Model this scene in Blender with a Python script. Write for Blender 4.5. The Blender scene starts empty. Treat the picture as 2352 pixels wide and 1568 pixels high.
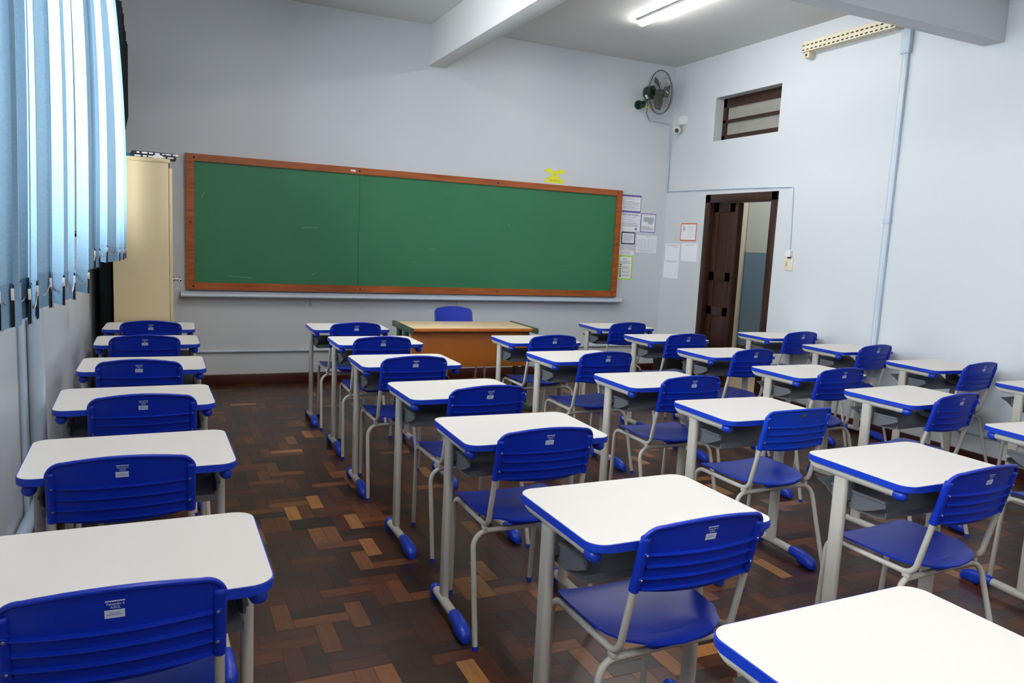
import bpy, bmesh, math, random
from mathutils import Vector, Matrix
random.seed(7)
S = bpy.context.scene
COL = S.collection
PI = math.pi
R = math.radians

# ------------------------------------------------------------------ helpers
def srgb(r, g, b):
    def f(c):
        c /= 255.0
        return c / 12.92 if c <= 0.04045 else ((c + 0.055) / 1.055) ** 2.4
    return (f(r), f(g), f(b), 1.0)

def nodes_of(name):
    m = bpy.data.materials.new(name)
    m.use_nodes = True
    nt = m.node_tree
    nt.nodes.clear()
    out = nt.nodes.new('ShaderNodeOutputMaterial')
    return m, nt, out

def mat(name, col, rough=0.5, metal=0.0, var=0.06, scale=8.0, spec=0.5, bump=0.0, coat=0.0):
    """principled material whose colour is broken up by a soft procedural noise"""
    m, nt, out = nodes_of(name)
    b = nt.nodes.new('ShaderNodeBsdfPrincipled')
    nt.links.new(b.outputs[0], out.inputs[0])
    tc = nt.nodes.new('ShaderNodeTexCoord')
    nz = nt.nodes.new('ShaderNodeTexNoise')
    nz.inputs['Scale'].default_value = scale
    nz.inputs['Detail'].default_value = 3
    nt.links.new(tc.outputs['Object'], nz.inputs['Vector'])
    mx = nt.nodes.new('ShaderNodeMix'); mx.data_type = 'RGBA'
    c = Vector(col[:3])
    mx.inputs['A'].default_value = (*(c * (1 - var)), 1)
    mx.inputs['B'].default_value = (*[min(1, v * (1 + var)) for v in c], 1)
    nt.links.new(nz.outputs['Fac'], mx.inputs['Factor'])
    nt.links.new(mx.outputs['Result'], b.inputs['Base Color'])
    b.inputs['Roughness'].default_value = rough
    b.inputs['Metallic'].default_value = metal
    b.inputs['Specular IOR Level'].default_value = spec
    b.inputs['Coat Weight'].default_value = coat
    if bump:
        bp = nt.nodes.new('ShaderNodeBump')
        bp.inputs['Strength'].default_value = bump
        bp.inputs['Distance'].default_value = 0.002
        n2 = nt.nodes.new('ShaderNodeTexNoise')
        n2.inputs['Scale'].default_value = scale * 12
        nt.links.new(tc.outputs['Object'], n2.inputs['Vector'])
        nt.links.new(n2.outputs['Fac'], bp.inputs['Height'])
        nt.links.new(bp.outputs[0], b.inputs['Normal'])
    return m

def emit(name, col, strength):
    m, nt, out = nodes_of(name)
    e = nt.nodes.new('ShaderNodeEmission')
    e.inputs['Color'].default_value = col
    e.inputs['Strength'].default_value = strength
    nt.links.new(e.outputs[0], out.inputs[0])
    return m

class MB:
    """collects shapes in a bmesh and links them as ONE mesh object"""
    def __init__(self): self.bm = bmesh.new()
    def face(self, pts):
        return self.bm.faces.new([self.bm.verts.new(p) for p in pts])
    def box(self, x0, x1, y0, y1, z0, z1, bev=0.0, mtx=None):
        tmp = bmesh.new()
        bmesh.ops.create_cube(tmp, size=1.0)
        for v in tmp.verts:
            v.co = Vector((x0 + (v.co.x + .5) * (x1 - x0), y0 + (v.co.y + .5) * (y1 - y0), z0 + (v.co.z + .5) * (z1 - z0)))
        if bev > 0:
            bmesh.ops.bevel(tmp, geom=tmp.edges[:], offset=bev, segments=2, affect='EDGES', profile=0.5)
        self.merge(tmp, mtx)
        return self
    def merge(self, tmp, mtx=None):
        me = bpy.data.meshes.new('t')
        if mtx is not None: bmesh.ops.transform(tmp, matrix=mtx, verts=tmp.verts[:])
        tmp.to_mesh(me); tmp.free()
        self.bm.from_mesh(me); bpy.data.meshes.remove(me)
    def sweep(self, pts, prof, cap=True, closed=False):
        """sweep a profile [(a, b)...] along a polyline with parallel transport"""
        pts = [Vector(p) for p in pts]
        n = len(pts)
        tang = []
        for i in range(n):
            a = pts[i - 1] if (i > 0 or closed) else pts[i]
            b = pts[(i + 1) % n] if (i < n - 1 or closed) else pts[i]
            tang.append((b - a).normalized())
        ref = Vector((1, 0, 0)) if abs(tang[0].x) < 0.8 else Vector((0, 1, 0))
        u = (ref - tang[0] * ref.dot(tang[0])).normalized()
        rings = []
        for i in range(n):
            u = (u - tang[i] * u.dot(tang[i])).normalized()
            w = tang[i].cross(u)
            rings.append([self.bm.verts.new(pts[i] + u * a + w * b) for a, b in prof])
        m = len(prof)
        for i in range(n if closed else n - 1):
            A, B = rings[i], rings[(i + 1) % n]
            for k in range(m):
                self.bm.faces.new([A[k], A[(k + 1) % m], B[(k + 1) % m], B[k]])
        if cap and not closed:
            self.bm.faces.new(rings[0][::-1]); self.bm.faces.new(rings[-1])
        return self
    def tube(self, pts, r, seg=12, cap=True, closed=False):
        return self.sweep(pts, [(r * math.cos(2 * PI * k / seg), r * math.sin(2 * PI * k / seg)) for k in range(seg)], cap, closed)
    def lathe(self, prof, origin=(0, 0, 0), axis=(0, 0, 1), seg=20):
        """revolve [(radius, height)...] about an axis"""
        q = Vector((0, 0, 1)).rotation_difference(Vector(axis).normalized()).to_matrix()
        o = Vector(origin)
        rings = []
        for r, h in prof:
            if r < 1e-6: rings.append([self.bm.verts.new(o + q @ Vector((0, 0, h)))])
            else: rings.append([self.bm.verts.new(o + q @ Vector((r * math.cos(2 * PI * k / seg), r * math.sin(2 * PI * k / seg), h))) for k in range(seg)])
        for A, B in zip(rings, rings[1:]):
            for k in range(seg):
                k2 = (k + 1) % seg
                if len(A) == 1 and len(B) == 1: continue
                if len(A) == 1: self.bm.faces.new([A[0], B[k2], B[k]])
                elif len(B) == 1: self.bm.faces.new([A[k], A[k2], B[0]])
                else: self.bm.faces.new([A[k], A[k2], B[k2], B[k]])
        if len(rings[0]) > 1: self.bm.faces.new(rings[0][::-1])
        if len(rings[-1]) > 1: self.bm.faces.new(rings[-1])
        return self
    def prism(self, poly, fn, d0, d1):
        """extrude a 2-D polygon; fn(u, v, d) gives the 3-D point"""
        A = [self.bm.verts.new(fn(u, v, d0)) for u, v in poly]
        B = [self.bm.verts.new(fn(u, v, d1)) for u, v in poly]
        n = len(poly)
        for k in range(n):
            self.bm.faces.new([A[k], A[(k + 1) % n], B[(k + 1) % n], B[k]])
        self.bm.faces.new(A[::-1]); self.bm.faces.new(B)
        return self
    def shell(self, outline, fn, thick, rings=(1, .96, .86, .7, .5, .28), centre=(0, 0)):
        """a curved sheet: outline (u, v) -> fn(u, v) point + normal thickness along fn's third argument"""
        cx, cy = centre
        tops, bots = [], []
        for s in rings:
            tops.append([self.bm.verts.new(fn(cx + (u - cx) * s, cy + (v - cy) * s, 0.0)) for u, v in outline])
            bots.append([self.bm.verts.new(fn(cx + (u - cx) * s, cy + (v - cy) * s, thick)) for u, v in outline])
        n = len(outline)
        for L, flip in ((tops, False), (bots, True)):
            c = self.bm.verts.new(fn(cx, cy, thick if flip else 0.0))
            for a, b in zip(L, L[1:]):
                for k in range(n):
                    self.bm.faces.new([a[k], a[(k + 1) % n], b[(k + 1) % n], b[k]])
            for k in range(n): self.bm.faces.new([L[-1][k], L[-1][(k + 1) % n], c])
        for k in range(n):
            self.bm.faces.new([tops[0][k], bots[0][k], bots[0][(k + 1) % n], tops[0][(k + 1) % n]])
        return self
    def mesh(self, name, material, angle=40):
        bmesh.ops.recalc_face_normals(self.bm, faces=self.bm.faces[:])
        me = bpy.data.meshes.new(name)
        self.bm.to_mesh(me); self.bm.free()
        for p in me.polygons: p.use_smooth = True
        me.set_sharp_from_angle(angle=R(angle))
        me.materials.append(material)
        return me
    def obj(self, name, material, parent=None, angle=40):
        o = bpy.data.objects.new(name, self.mesh(name, material, angle))
        COL.objects.link(o)
        if parent: o.parent = parent
        return o

def fillet(pts, r, n=7):
    """round the inner corners of a polyline; returns points and the index where each corner ends"""
    P = [Vector(p) for p in pts]
    out = [P[0]]; marks = []
    for i in range(1, len(P) - 1):
        a = (P[i - 1] - P[i]).normalized(); b = (P[i + 1] - P[i]).normalized()
        ang = a.angle(b)
        d = min(r / math.tan(ang / 2), (P[i - 1] - P[i]).length * .49, (P[i + 1] - P[i]).length * .49)
        rr = d * math.tan(ang / 2)
        c = P[i] + (a + b).normalized() * (rr / math.sin(ang / 2))
        s, e = P[i] + a * d - c, P[i] + b * d - c
        tot = s.angle(e); ax = s.cross(e).normalized()
        for k in range(n + 1):
            out.append(c + Matrix.Rotation(tot * k / n, 3, ax) @ s)
        marks.append(len(out) - 1)
    out.append(P[-1])
    return out, marks

def rrect(w, h, r, n=6, cx=0, cy=0):
    pts = []
    for sx, sy, a0 in ((1, 1, 0), (-1, 1, 90), (-1, -1, 180), (1, -1, 270)):
        for k in range(n + 1):
            a = R(a0 + 90 * k / n)
            pts.append((cx + sx * (w / 2 - r) + r * math.cos(a), cy + sy * (h / 2 - r) + r * math.sin(a)))
    return pts

def tag(o, label=None, cat=None, group=None, kind=None):
    if label: o['label'] = label
    if cat: o['category'] = cat
    if group: o['group'] = group
    if kind: o['kind'] = kind
    return o

def thing(name, label, cat, loc=(0, 0, 0), rz=0.0, group=None):
    o = bpy.data.objects.new(name, None)
    o.empty_display_size = 0.1
    COL.objects.link(o)
    o.location = loc; o.rotation_euler = (0, 0, rz)
    return tag(o, label, cat, group)

def structure(o):
    o['kind'] = 'structure'
    return o

def copy_tree(o, parent=None):
    c = o.copy(); COL.objects.link(c); c.parent = parent
    for ch in list(o.children): copy_tree(ch, c)
    return c

def text_mesh(body, size, fn, align='CENTER', bold=0.0):
    """mesh of flat lettering; fn(x, y) maps the writing plane to 3-D"""
    cu = bpy.data.curves.new('txt', 'FONT')
    cu.body = body; cu.size = size; cu.align_x = align; cu.resolution_u = 2; cu.offset = bold
    ob = bpy.data.objects.new('txt', cu); COL.objects.link(ob)
    dg = bpy.context.evaluated_depsgraph_get(); dg.update()
    me = bpy.data.meshes.new_from_object(ob.evaluated_get(dg))
    bpy.data.objects.remove(ob); bpy.data.curves.remove(cu)
    bm = bmesh.new(); bm.from_mesh(me); bpy.data.meshes.remove(me)
    for v in bm.verts: v.co = Vector(fn(v.co.x, v.co.y))
    return bm

# ------------------------------------------------------------------ materials
M_BLUE = mat('blue_plastic', srgb(6, 44, 168), 0.38, var=0.05, scale=5, spec=0.45, bump=0.08)
M_BLUE2 = mat('brighter_blue_plastic', srgb(14, 62, 190), 0.38, var=0.05, scale=5, spec=0.45, bump=0.08)
M_EDGE = mat('blue_edge_plastic', srgb(18, 56, 180), 0.35, var=0.04, scale=12)
M_TOP = mat('white_laminate', srgb(226, 220, 214), 0.45, var=0.012, scale=3, spec=0.4)
M_TUBE = mat('grey_painted_steel', srgb(186, 181, 172), 0.35, var=0.03, scale=6)
M_TRAY = mat('dark_grey_plastic', srgb(92, 94, 99), 0.5, var=0.06, scale=10)
M_SCREW = mat('screw_steel', srgb(190, 190, 190), 0.3, metal=0.9, var=0.02)
M_STICK = mat('white_print', srgb(205, 215, 235), 0.6, var=0.02)
M_STICK_DARK = mat('faint_print', srgb(120, 140, 190), 0.6, var=0.02)
M_STICK_GREY = mat('grey_sticker', srgb(84, 88, 96), 0.5, var=0.1, scale=60)
M_WALL = mat('pale_blue_wall_paint', srgb(208, 212, 216), 0.42, var=0.012, scale=1.2, spec=0.35, bump=0.03)
M_CEIL = mat('white_ceiling_paint', srgb(214, 215, 214), 0.8, var=0.015, scale=1.0)
M_BASE = mat('red_brown_baseboard', srgb(66, 26, 16), 0.35, var=0.25, scale=5)
M_BLACK = mat('black_plastic', srgb(16, 16, 18), 0.5, var=0.1)
M_CREAM = mat('cream_plastic', srgb(226, 216, 190), 0.5, var=0.03)
M_WHITEP = mat('white_plastic', srgb(228, 228, 226), 0.45, var=0.02)
M_CONDUIT = mat('wall_coloured_conduit', srgb(186, 200, 214), 0.4, var=0.03)
M_CAB = mat('beige_painted_steel', srgb(206, 186, 146), 0.45, var=0.03, scale=2)
M_CHROME = mat('chrome', srgb(200, 200, 200), 0.15, metal=1.0, var=0.02)
M_GREEN_STEEL = mat('dark_green_steel', srgb(52, 74, 62), 0.4, var=0.08)
M_DESKWOOD = mat('orange_brown_panel', srgb(196, 112, 40), 0.45, var=0.1, scale=6)
M_DESKTOP = mat('worn_beige_desktop', srgb(226, 200, 160), 0.32, var=0.05, scale=5)
M_DARKCLOTH = mat('dark_navy_cloth', srgb(26, 36, 44), 0.9, var=0.1)
M_PAPER = mat('white_paper', srgb(240, 241, 246), 0.8, var=0.015)
M_INK = mat('grey_print_ink', srgb(120, 122, 132), 0.8, var=0.05)
M_INK_DARK = mat('dark_print_ink', srgb(44, 44, 50), 0.8, var=0.05)
M_PURPLE = mat('purple_paper', srgb(108, 92, 172), 0.7, var=0.03)
M_ORANGE = mat('orange_paper', srgb(226, 92, 48), 0.7, var=0.03)
M_LIME = mat('lime_paper', srgb(170, 226, 92), 0.7, var=0.03)
M_YELLOW = mat('yellow_paper', srgb(228, 228, 60), 0.7, var=0.03)

def wood(name, c1, c2, rough, axis='X', scale=3.0):
    m, nt, out = nodes_of(name)
    b = nt.nodes.new('ShaderNodeBsdfPrincipled'); nt.links.new(b.outputs[0], out.inputs[0])
    tc = nt.nodes.new('ShaderNodeTexCoord'); mp = nt.nodes.new('ShaderNodeMapping')
    mp.inputs['Scale'].default_value = {'X': (1, 14, 14), 'Z': (14, 14, 1), 'Y': (14, 1, 14)}[axis]
    nz = nt.nodes.new('ShaderNodeTexNoise'); nz.inputs['Scale'].default_value = scale; nz.inputs['Detail'].default_value = 5
    cr = nt.nodes.new('ShaderNodeValToRGB')
    cr.color_ramp.elements[0].position = .3; cr.color_ramp.elements[0].color = c1
    cr.color_ramp.elements[1].position = .75; cr.color_ramp.elements[1].color = c2
    nt.links.new(tc.outputs['Object'], mp.inputs['Vector']); nt.links.new(mp.outputs[0], nz.inputs['Vector'])
    nt.links.new(nz.outputs['Fac'], cr.inputs[0]); nt.links.new(cr.outputs[0], b.inputs['Base Color'])
    b.inputs['Roughness'].default_value = rough
    return m
M_FRAMEWOOD = wood('varnished_orange_wood', srgb(138, 66, 22), srgb(182, 98, 38), 0.38)
M_DOORWOOD = wood('dark_stained_wood', srgb(34, 18, 12), srgb(66, 34, 22), 0.35, 'Z')

def board_material():
    m, nt, out = nodes_of('green_chalkboard')
    b = nt.nodes.new('ShaderNodeBsdfPrincipled'); nt.links.new(b.outputs[0], out.inputs[0])
    tc = nt.nodes.new('ShaderNodeTexCoord')
    n1 = nt.nodes.new('ShaderNodeTexNoise'); n1.inputs['Scale'].default_value = 0.9; n1.inputs['Detail'].default_value = 6
    n1.inputs['Roughness'].default_value = 0.55
    mp = nt.nodes.new('ShaderNodeMapping'); mp.inputs['Scale'].default_value = (1.0, 1, 9); mp.inputs['Rotation'].default_value = (0, R(6), 0)
    n2 = nt.nodes.new('ShaderNodeTexNoise'); n2.inputs['Scale'].default_value = 3; n2.inputs['Detail'].default_value = 4
    nt.links.new(tc.outputs['Object'], n1.inputs['Vector']); nt.links.new(tc.outputs['Object'], mp.inputs['Vector']); nt.links.new(mp.outputs[0], n2.inputs['Vector'])
    cr = nt.nodes.new('ShaderNodeValToRGB')
    cr.color_ramp.elements[0].position = .30; cr.color_ramp.elements[0].color = srgb(52, 116, 80)
    cr.color_ramp.elements[1].position = .70; cr.color_ramp.elements[1].color = srgb(58, 124, 87)
    nt.links.new(n1.outputs['Fac'], cr.inputs[0])
    st = nt.nodes.new('ShaderNodeMapRange'); st.inputs['From Min'].default_value = .68; st.inputs['From Max'].default_value = .9
    st.inputs['To Min'].default_value = 0; st.inputs['To Max'].default_value = .3
    nt.links.new(n2.outputs['Fac'], st.inputs[0])
    mx = nt.nodes.new('ShaderNodeMix'); mx.data_type = 'RGBA'
    mx.inputs['B'].default_value = srgb(150, 190, 170)
    nt.links.new(st.outputs[0], mx.inputs['Factor']); nt.links.new(cr.outputs[0], mx.inputs['A'])
    nt.links.new(mx.outputs['Result'], b.inputs['Base Color'])
    b.inputs['Roughness'].default_value = 0.4
    b.inputs['Specular IOR Level'].default_value = 0.35
    return m
M_BOARD = board_material()

def floor_material():
    """varnished parquet; each plank carries its own wood tone (face attribute) and its own grain direction (uv)"""
    m, nt, out = nodes_of('varnished_parquet')
    b = nt.nodes.new('ShaderNodeBsdfPrincipled'); nt.links.new(b.outputs[0], out.inputs[0])
    at = nt.nodes.new('ShaderNodeAttribute'); at.attribute_name = 'plank_tone'
    rnd = nt.nodes.new('ShaderNodeAttribute'); rnd.attribute_name = 'plank_seed'
    uv = nt.nodes.new('ShaderNodeUVMap'); uv.uv_map = 'UVMap'
    cr = nt.nodes.new('ShaderNodeValToRGB')
    els = [(0.0, (38, 20, 12)), (0.28, (54, 28, 15)), (0.5, (72, 34, 15)), (0.68, (90, 46, 20)), (0.84, (114, 66, 30)), (1.0, (172, 116, 60))]
    e = cr.color_ramp.elements
    e[0].position = 0; e[0].color = srgb(*els[0][1]); e[1].position = 1; e[1].color = srgb(*els[-1][1])
    for p, c in els[1:-1]:
        k = e.new(p); k.color = srgb(*c)
    nt.links.new(at.outputs['Fac'], cr.inputs[0])
    # grain, stretched along the plank
    mp = nt.nodes.new('ShaderNodeMapping'); mp.inputs['Scale'].default_value = (6, 60, 1)
    add = nt.nodes.new('ShaderNodeVectorMath'); add.operation = 'ADD'
    cmb = nt.nodes.new('ShaderNodeCombineXYZ')
    sc = nt.nodes.new('ShaderNodeMath'); sc.operation = 'MULTIPLY'; sc.inputs[1].default_value = 37.0
    nt.links.new(rnd.outputs['Fac'], sc.inputs[0])
    nt.links.new(sc.outputs[0], cmb.inputs[0]); nt.links.new(sc.outputs[0], cmb.inputs[1])
    nt.links.new(uv.outputs[0], mp.inputs['Vector']); nt.links.new(mp.outputs[0], add.inputs[0]); nt.links.new(cmb.outputs[0], add.inputs[1])
    gr = nt.nodes.new('ShaderNodeTexNoise'); gr.inputs['Scale'].default_value = 1.0; gr.inputs['Detail'].default_value = 4
    nt.links.new(add.outputs[0], gr.inputs['Vector'])
    g2 = nt.nodes.new('ShaderNodeMapRange'); g2.inputs['From Min'].default_value = .25; g2.inputs['From Max'].default_value = .75
    g2.inputs['To Min'].default_value = .72; g2.inputs['To Max'].default_value = 1.22
    nt.links.new(gr.outputs['Fac'], g2.inputs[0])
    mul = nt.nodes.new('ShaderNodeMix'); mul.data_type = 'RGBA'; mul.blend_type = 'MULTIPLY'; mul.inputs['Factor'].default_value = 1
    nt.links.new(cr.outputs[0], mul.inputs['A']); nt.links.new(g2.outputs[0], mul.inputs['B'])
    # trodden dirt in large soft patches
    tc = nt.nodes.new('ShaderNodeTexCoord')
    dn = nt.nodes.new('ShaderNodeTexNoise'); dn.inputs['Scale'].default_value = 1.6; dn.inputs['Detail'].default_value = 5
    nt.links.new(tc.outputs['Object'], dn.inputs['Vector'])
    dm = nt.nodes.new('ShaderNodeMapRange'); dm.inputs['From Min'].default_value = .42; dm.inputs['From Max'].default_value = .72
    dm.inputs['To Min'].default_value = 0; dm.inputs['To Max'].default_value = .5
    nt.links.new(dn.outputs['Fac'], dm.inputs[0])
    dx = nt.nodes.new('ShaderNodeMix'); dx.data_type = 'RGBA'; dx.inputs['B'].default_value = srgb(62, 46, 34)
    nt.links.new(dm.outputs[0], dx.inputs['Factor']); nt.links.new(mul.outputs['Result'], dx.inputs['A'])
    nt.links.new(dx.outputs['Result'], b.inputs['Base Color'])
    rr = nt.nodes.new('ShaderNodeMapRange'); rr.inputs['To Min'].default_value = .24; rr.inputs['To Max'].default_value = .42
    nt.links.new(dn.outputs['Fac'], rr.inputs[0]); nt.links.new(rr.outputs[0], b.inputs['Roughness'])
    b.inputs['Specular IOR Level'].default_value = 0.5
    bp = nt.nodes.new('ShaderNodeBump'); bp.inputs['Strength'].default_value = .12; bp.inputs['Distance'].default_value = .001
    nt.links.new(gr.outputs['Fac'], bp.inputs['Height']); nt.links.new(bp.outputs[0], b.inputs['Normal'])
    return m
M_FLOOR = floor_material()
M_GROOVE = mat('parquet_joint', srgb(58, 38, 26), 0.7, var=0.2)

def fabric(name, col, trans):
    m, nt, out = nodes_of(name)
    d = nt.nodes.new('ShaderNodeBsdfDiffuse'); t = nt.nodes.new('ShaderNodeBsdfTranslucent'); x = nt.nodes.new('ShaderNodeMixShader')
    tc = nt.nodes.new('ShaderNodeTexCoord'); nz = nt.nodes.new('ShaderNodeTexNoise')
    mp = nt.nodes.new('ShaderNodeMapping'); mp.inputs['Scale'].default_value = (60, 60, 260)
    nz.inputs['Scale'].default_value = 1
    nt.links.new(tc.outputs['Object'], mp.inputs['Vector']); nt.links.new(mp.outputs[0], nz.inputs['Vector'])
    mx = nt.nodes.new('ShaderNodeMix'); mx.data_type = 'RGBA'
    c = Vector(col[:3])
    mx.inputs['A'].default_value = (*(c * .85), 1); mx.inputs['B'].default_value = (*[min(1, v * 1.15) for v in c], 1)
    nt.links.new(nz.outputs['Fac'], mx.inputs['Factor'])
    for s in (d, t): nt.links.new(mx.outputs['Result'], s.inputs['Color'])
    x.inputs[0].default_value = trans
    nt.links.new(d.outputs[0], x.inputs[1]); nt.links.new(t.outputs[0], x.inputs[2]); nt.links.new(x.outputs[0], out.inputs[0])
    return m
M_SLAT = fabric('blue_slat_fabric', srgb(128, 158, 180), 0.16)
M_HEM = fabric('blue_slat_hem', srgb(120, 150, 176), 0.05)

def glass_material(name, tint, gloss=1.0):
    m, nt, out = nodes_of(name)
    t = nt.nodes.new('ShaderNodeBsdfTransparent'); t.inputs['Color'].default_value = tint
    g = nt.nodes.new('ShaderNodeBsdfGlossy'); g.inputs['Roughness'].default_value = 0.05
    f = nt.nodes.new('ShaderNodeFresnel'); f.inputs['IOR'].default_value = 1.45
    x = nt.nodes.new('ShaderNodeMixShader')
    nt.links.new(f.outputs[0], x.inputs[0]); nt.links.new(t.outputs[0], x.inputs[1]); nt.links.new(g.outputs[0], x.inputs[2])
    nt.links.new(x.outputs[0], out.inputs[0])
    return m
M_GLASS = glass_material('window_glass', (.97, .98, .98, 1))
M_DUSTY = mat('dusty_frosted_glass', srgb(150, 148, 140), 0.35, var=0.14, scale=9)
M_CORR_FLOOR = mat('tan_terrazzo', srgb(206, 184, 150), 0.4, var=0.12, scale=60)
M_CORR_STRIPE = mat('grey_terrazzo', srgb(146, 138, 128), 0.4, var=0.12, scale=60)
M_CORR_UP = mat('corridor_upper_paint', srgb(206, 212, 206), 0.5, var=0.02)
M_CORR_LOW = mat('corridor_blue_dado', srgb(120, 148, 172), 0.4, var=0.03)
M_CORR_BASE = mat('corridor_dark_skirting', srgb(60, 58, 44), 0.5, var=0.1)
M_CREAMDOOR = mat('cream_gloss_paint', srgb(226, 218, 200), 0.4, var=0.02)
M_FANGREEN = mat('dark_green_enamel', srgb(20, 44, 32), 0.25, var=0.08)
M_WIRE = mat('dark_grille_wire', srgb(56, 58, 58), 0.45, metal=0.4, var=0.05)
M_BLADE = mat('dusty_fan_blade', srgb(84, 82, 74), 0.5, var=0.1)
DESKS = {
    'A1': (-0.090, 6.063, -1.60),
    'A2': (-0.094, 5.305, 0.58),
    'A3': (-0.100, 4.390, 0.11),
    'A4': (-0.108, 3.544, 1.41),
    'A5': (-0.096, 2.665, 1.27),
    'A6': (-0.092, 1.781, 0.48),
    'B1': (1.336, 6.008, -0.98),
    'B2': (1.355, 5.198, -0.18),
    'B3': (1.310, 4.331, -0.30),
    'B4': (1.316, 3.453, 0.90),
    'B5': (1.291, 2.655, -1.66),
    'B6': (1.252, 1.729, 0.19),
    'B7': (1.258, 0.873, 0.73),
    'C1': (2.611, 5.168, -2.05),
    'C2': (2.527, 4.350, 0.97),
    'C3': (2.547, 3.486, -0.76),
    'C4': (2.551, 2.717, -1.59),
    'C5': (2.501, 1.818, 0.48),
    'D1': (3.881, 6.016, -2.20),
    'D2': (3.855, 5.191, -0.79),
    'D3': (3.794, 4.356, -0.20),
    'D4': (3.799, 3.560, -0.52),
    'D5': (3.779, 2.792, 2.31),
    'D6': (3.734, 1.943, -4.44),
    'E1': (5.170, 5.264, -1.54),
    'E2': (5.154, 4.445, -1.36),
    'E3': (5.125, 3.591, -2.71),
    'E4': (5.101, 2.788, 0.10),
}
CHAIRS = {
    'A1': (-0.083, 5.812, -1.90),
    'A2': (-0.106, 5.061, -0.20),
    'A3': (-0.113, 4.139, -4.12),
    'A4': (-0.078, 3.272, 0.35),
    'A5': (-0.114, 2.394, 0.45),
    'A6': (-0.088, 1.517, -0.35),
    'B1': (1.336, 5.706, 0.65),
    'B2': (1.329, 4.899, -1.51),
    'B3': (1.293, 4.067, 0.12),
    'B4': (1.376, 3.183, 1.88),
    'B5': (1.278, 2.399, -0.46),
    'B6': (1.262, 1.481, 0.97),
    'C1': (2.625, 4.911, 0.67),
    'C2': (2.583, 4.095, 0.21),
    'C3': (2.593, 3.245, -0.47),
    'C4': (2.591, 2.488, 1.54),
    'C5': (2.509, 1.583, 2.91),
    'D1': (3.817, 5.710, 2.16),
    'D2': (3.856, 4.914, 0.20),
    'D3': (3.810, 4.115, 4.53),
    'D4': (3.791, 3.320, 2.05),
    'D5': (3.775, 2.559, 6.04),
    'E1': (5.188, 5.011, 1.75),
    'E2': (5.153, 4.210, 4.50),
    'E3': (5.165, 3.375, 4.39),
}
CAM_R = (0.907913, -0.416317, 0.048729)
CAM_U = (0.010338, 0.138459, 0.990314)
CAM_F = (0.419031, 0.898615, -0.130013)

# ------------------------------------------------------------------ the room shell
XL, XR, YB, YR, ZC = -0.50, 5.525, 7.63, -3.00, 3.63
def parquet():
    """double herringbone of 7 x 21 cm planks, one face per plank with its own tone"""
    w = 0.07; gap = 0.0009
    bm = bmesh.new()
    tone = bm.faces.layers.float.new('plank_tone'); seed = bm.faces.layers.float.new('plank_seed')
    uvl = bm.loops.layers.uv.new('UVMap')
    rng = random.Random(21)
    x0, y0 = 0.58, 3.813 - 0.07
    block_tone = {}
    def plank(x, y, horiz):
        lx, ly = (3 * w, w) if horiz else (w, 3 * w)
        ax, bx = max(x + gap, XL), min(x + lx - gap, XR)
        ay, by = max(y + gap, YR), min(y + ly - gap, YB)
        if bx - ax < .004 or by - ay < .004: return
        f = bm.faces.new([bm.verts.new((ax, ay, 0)), bm.verts.new((bx, ay, 0)), bm.verts.new((bx, by, 0)), bm.verts.new((ax, by, 0))])
        f[tone] = min(1, max(0, rng.choice([.02, .1, .15, .2, .25, .3, .35, .4, .45, .5, .55, .6, .66, .74, .82]) + rng.uniform(-.06, .06))) if rng.random() > .05 else rng.uniform(.86, 1)
        f[seed] = rng.random()
        for l in f.loops:
            l[uvl].uv = (l.vert.co.x - x, l.vert.co.y - y) if horiz else (l.vert.co.y - y, l.vert.co.x - x)
    for a in range(-70, 71):
        for b in range(-40, 41):
            ox, oy = x0 + (2 * a + 3 * b) * w, y0 + (2 * a - 3 * b) * w
            if ox < XL - .8 or ox > XR + .8 or oy < YR - .8 or oy > YB + .8: continue
            plank(ox, oy, True); plank(ox, oy + w, True)
            plank(ox + 3 * w, oy - w, False); plank(ox + 4 * w, oy - w, False)
    me = bpy.data.meshes.new('floor'); bm.to_mesh(me); bm.free()
    return me
fm = parquet()
bmf = bmesh.new(); bmf.from_mesh(fm)
z = -0.0012                                       # the dark joint bed under the planks
vs = [bmf.verts.new(p) for p in ((XL, YR, z), (XR, YR, z), (XR, YB, z), (XL, YB, z))]
fj = bmf.faces.new(vs)
vs2 = [bmf.verts.new(p) for p in ((XL, YR, -.1), (XR, YR, -.1), (XR, YB, -.1), (XL, YB, -.1))]
for q in ([vs2[3], vs2[2], vs2[1], vs2[0]],): bmf.faces.new(q).material_index = 1
fj.material_index = 1
bmf.to_mesh(fm); bmf.free()
fm.materials.append(M_FLOOR); fm.materials.append(M_GROOVE)
floor = bpy.data.objects.new('floor', fm); COL.objects.link(floor); structure(floor)

structure(MB().box(XL - .2, XR + .2, YR - .2, YB + .2, ZC, ZC + .2).obj('ceiling', M_CEIL))
structure(MB().box(XL - .2, XR + .2, YB, YB + .2, -.1, ZC).obj('wall_front', M_WALL))
structure(MB().box(XL - .2, XR + .2, YR - .2, YR, -.1, ZC).obj('wall_rear', M_WALL))

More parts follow.
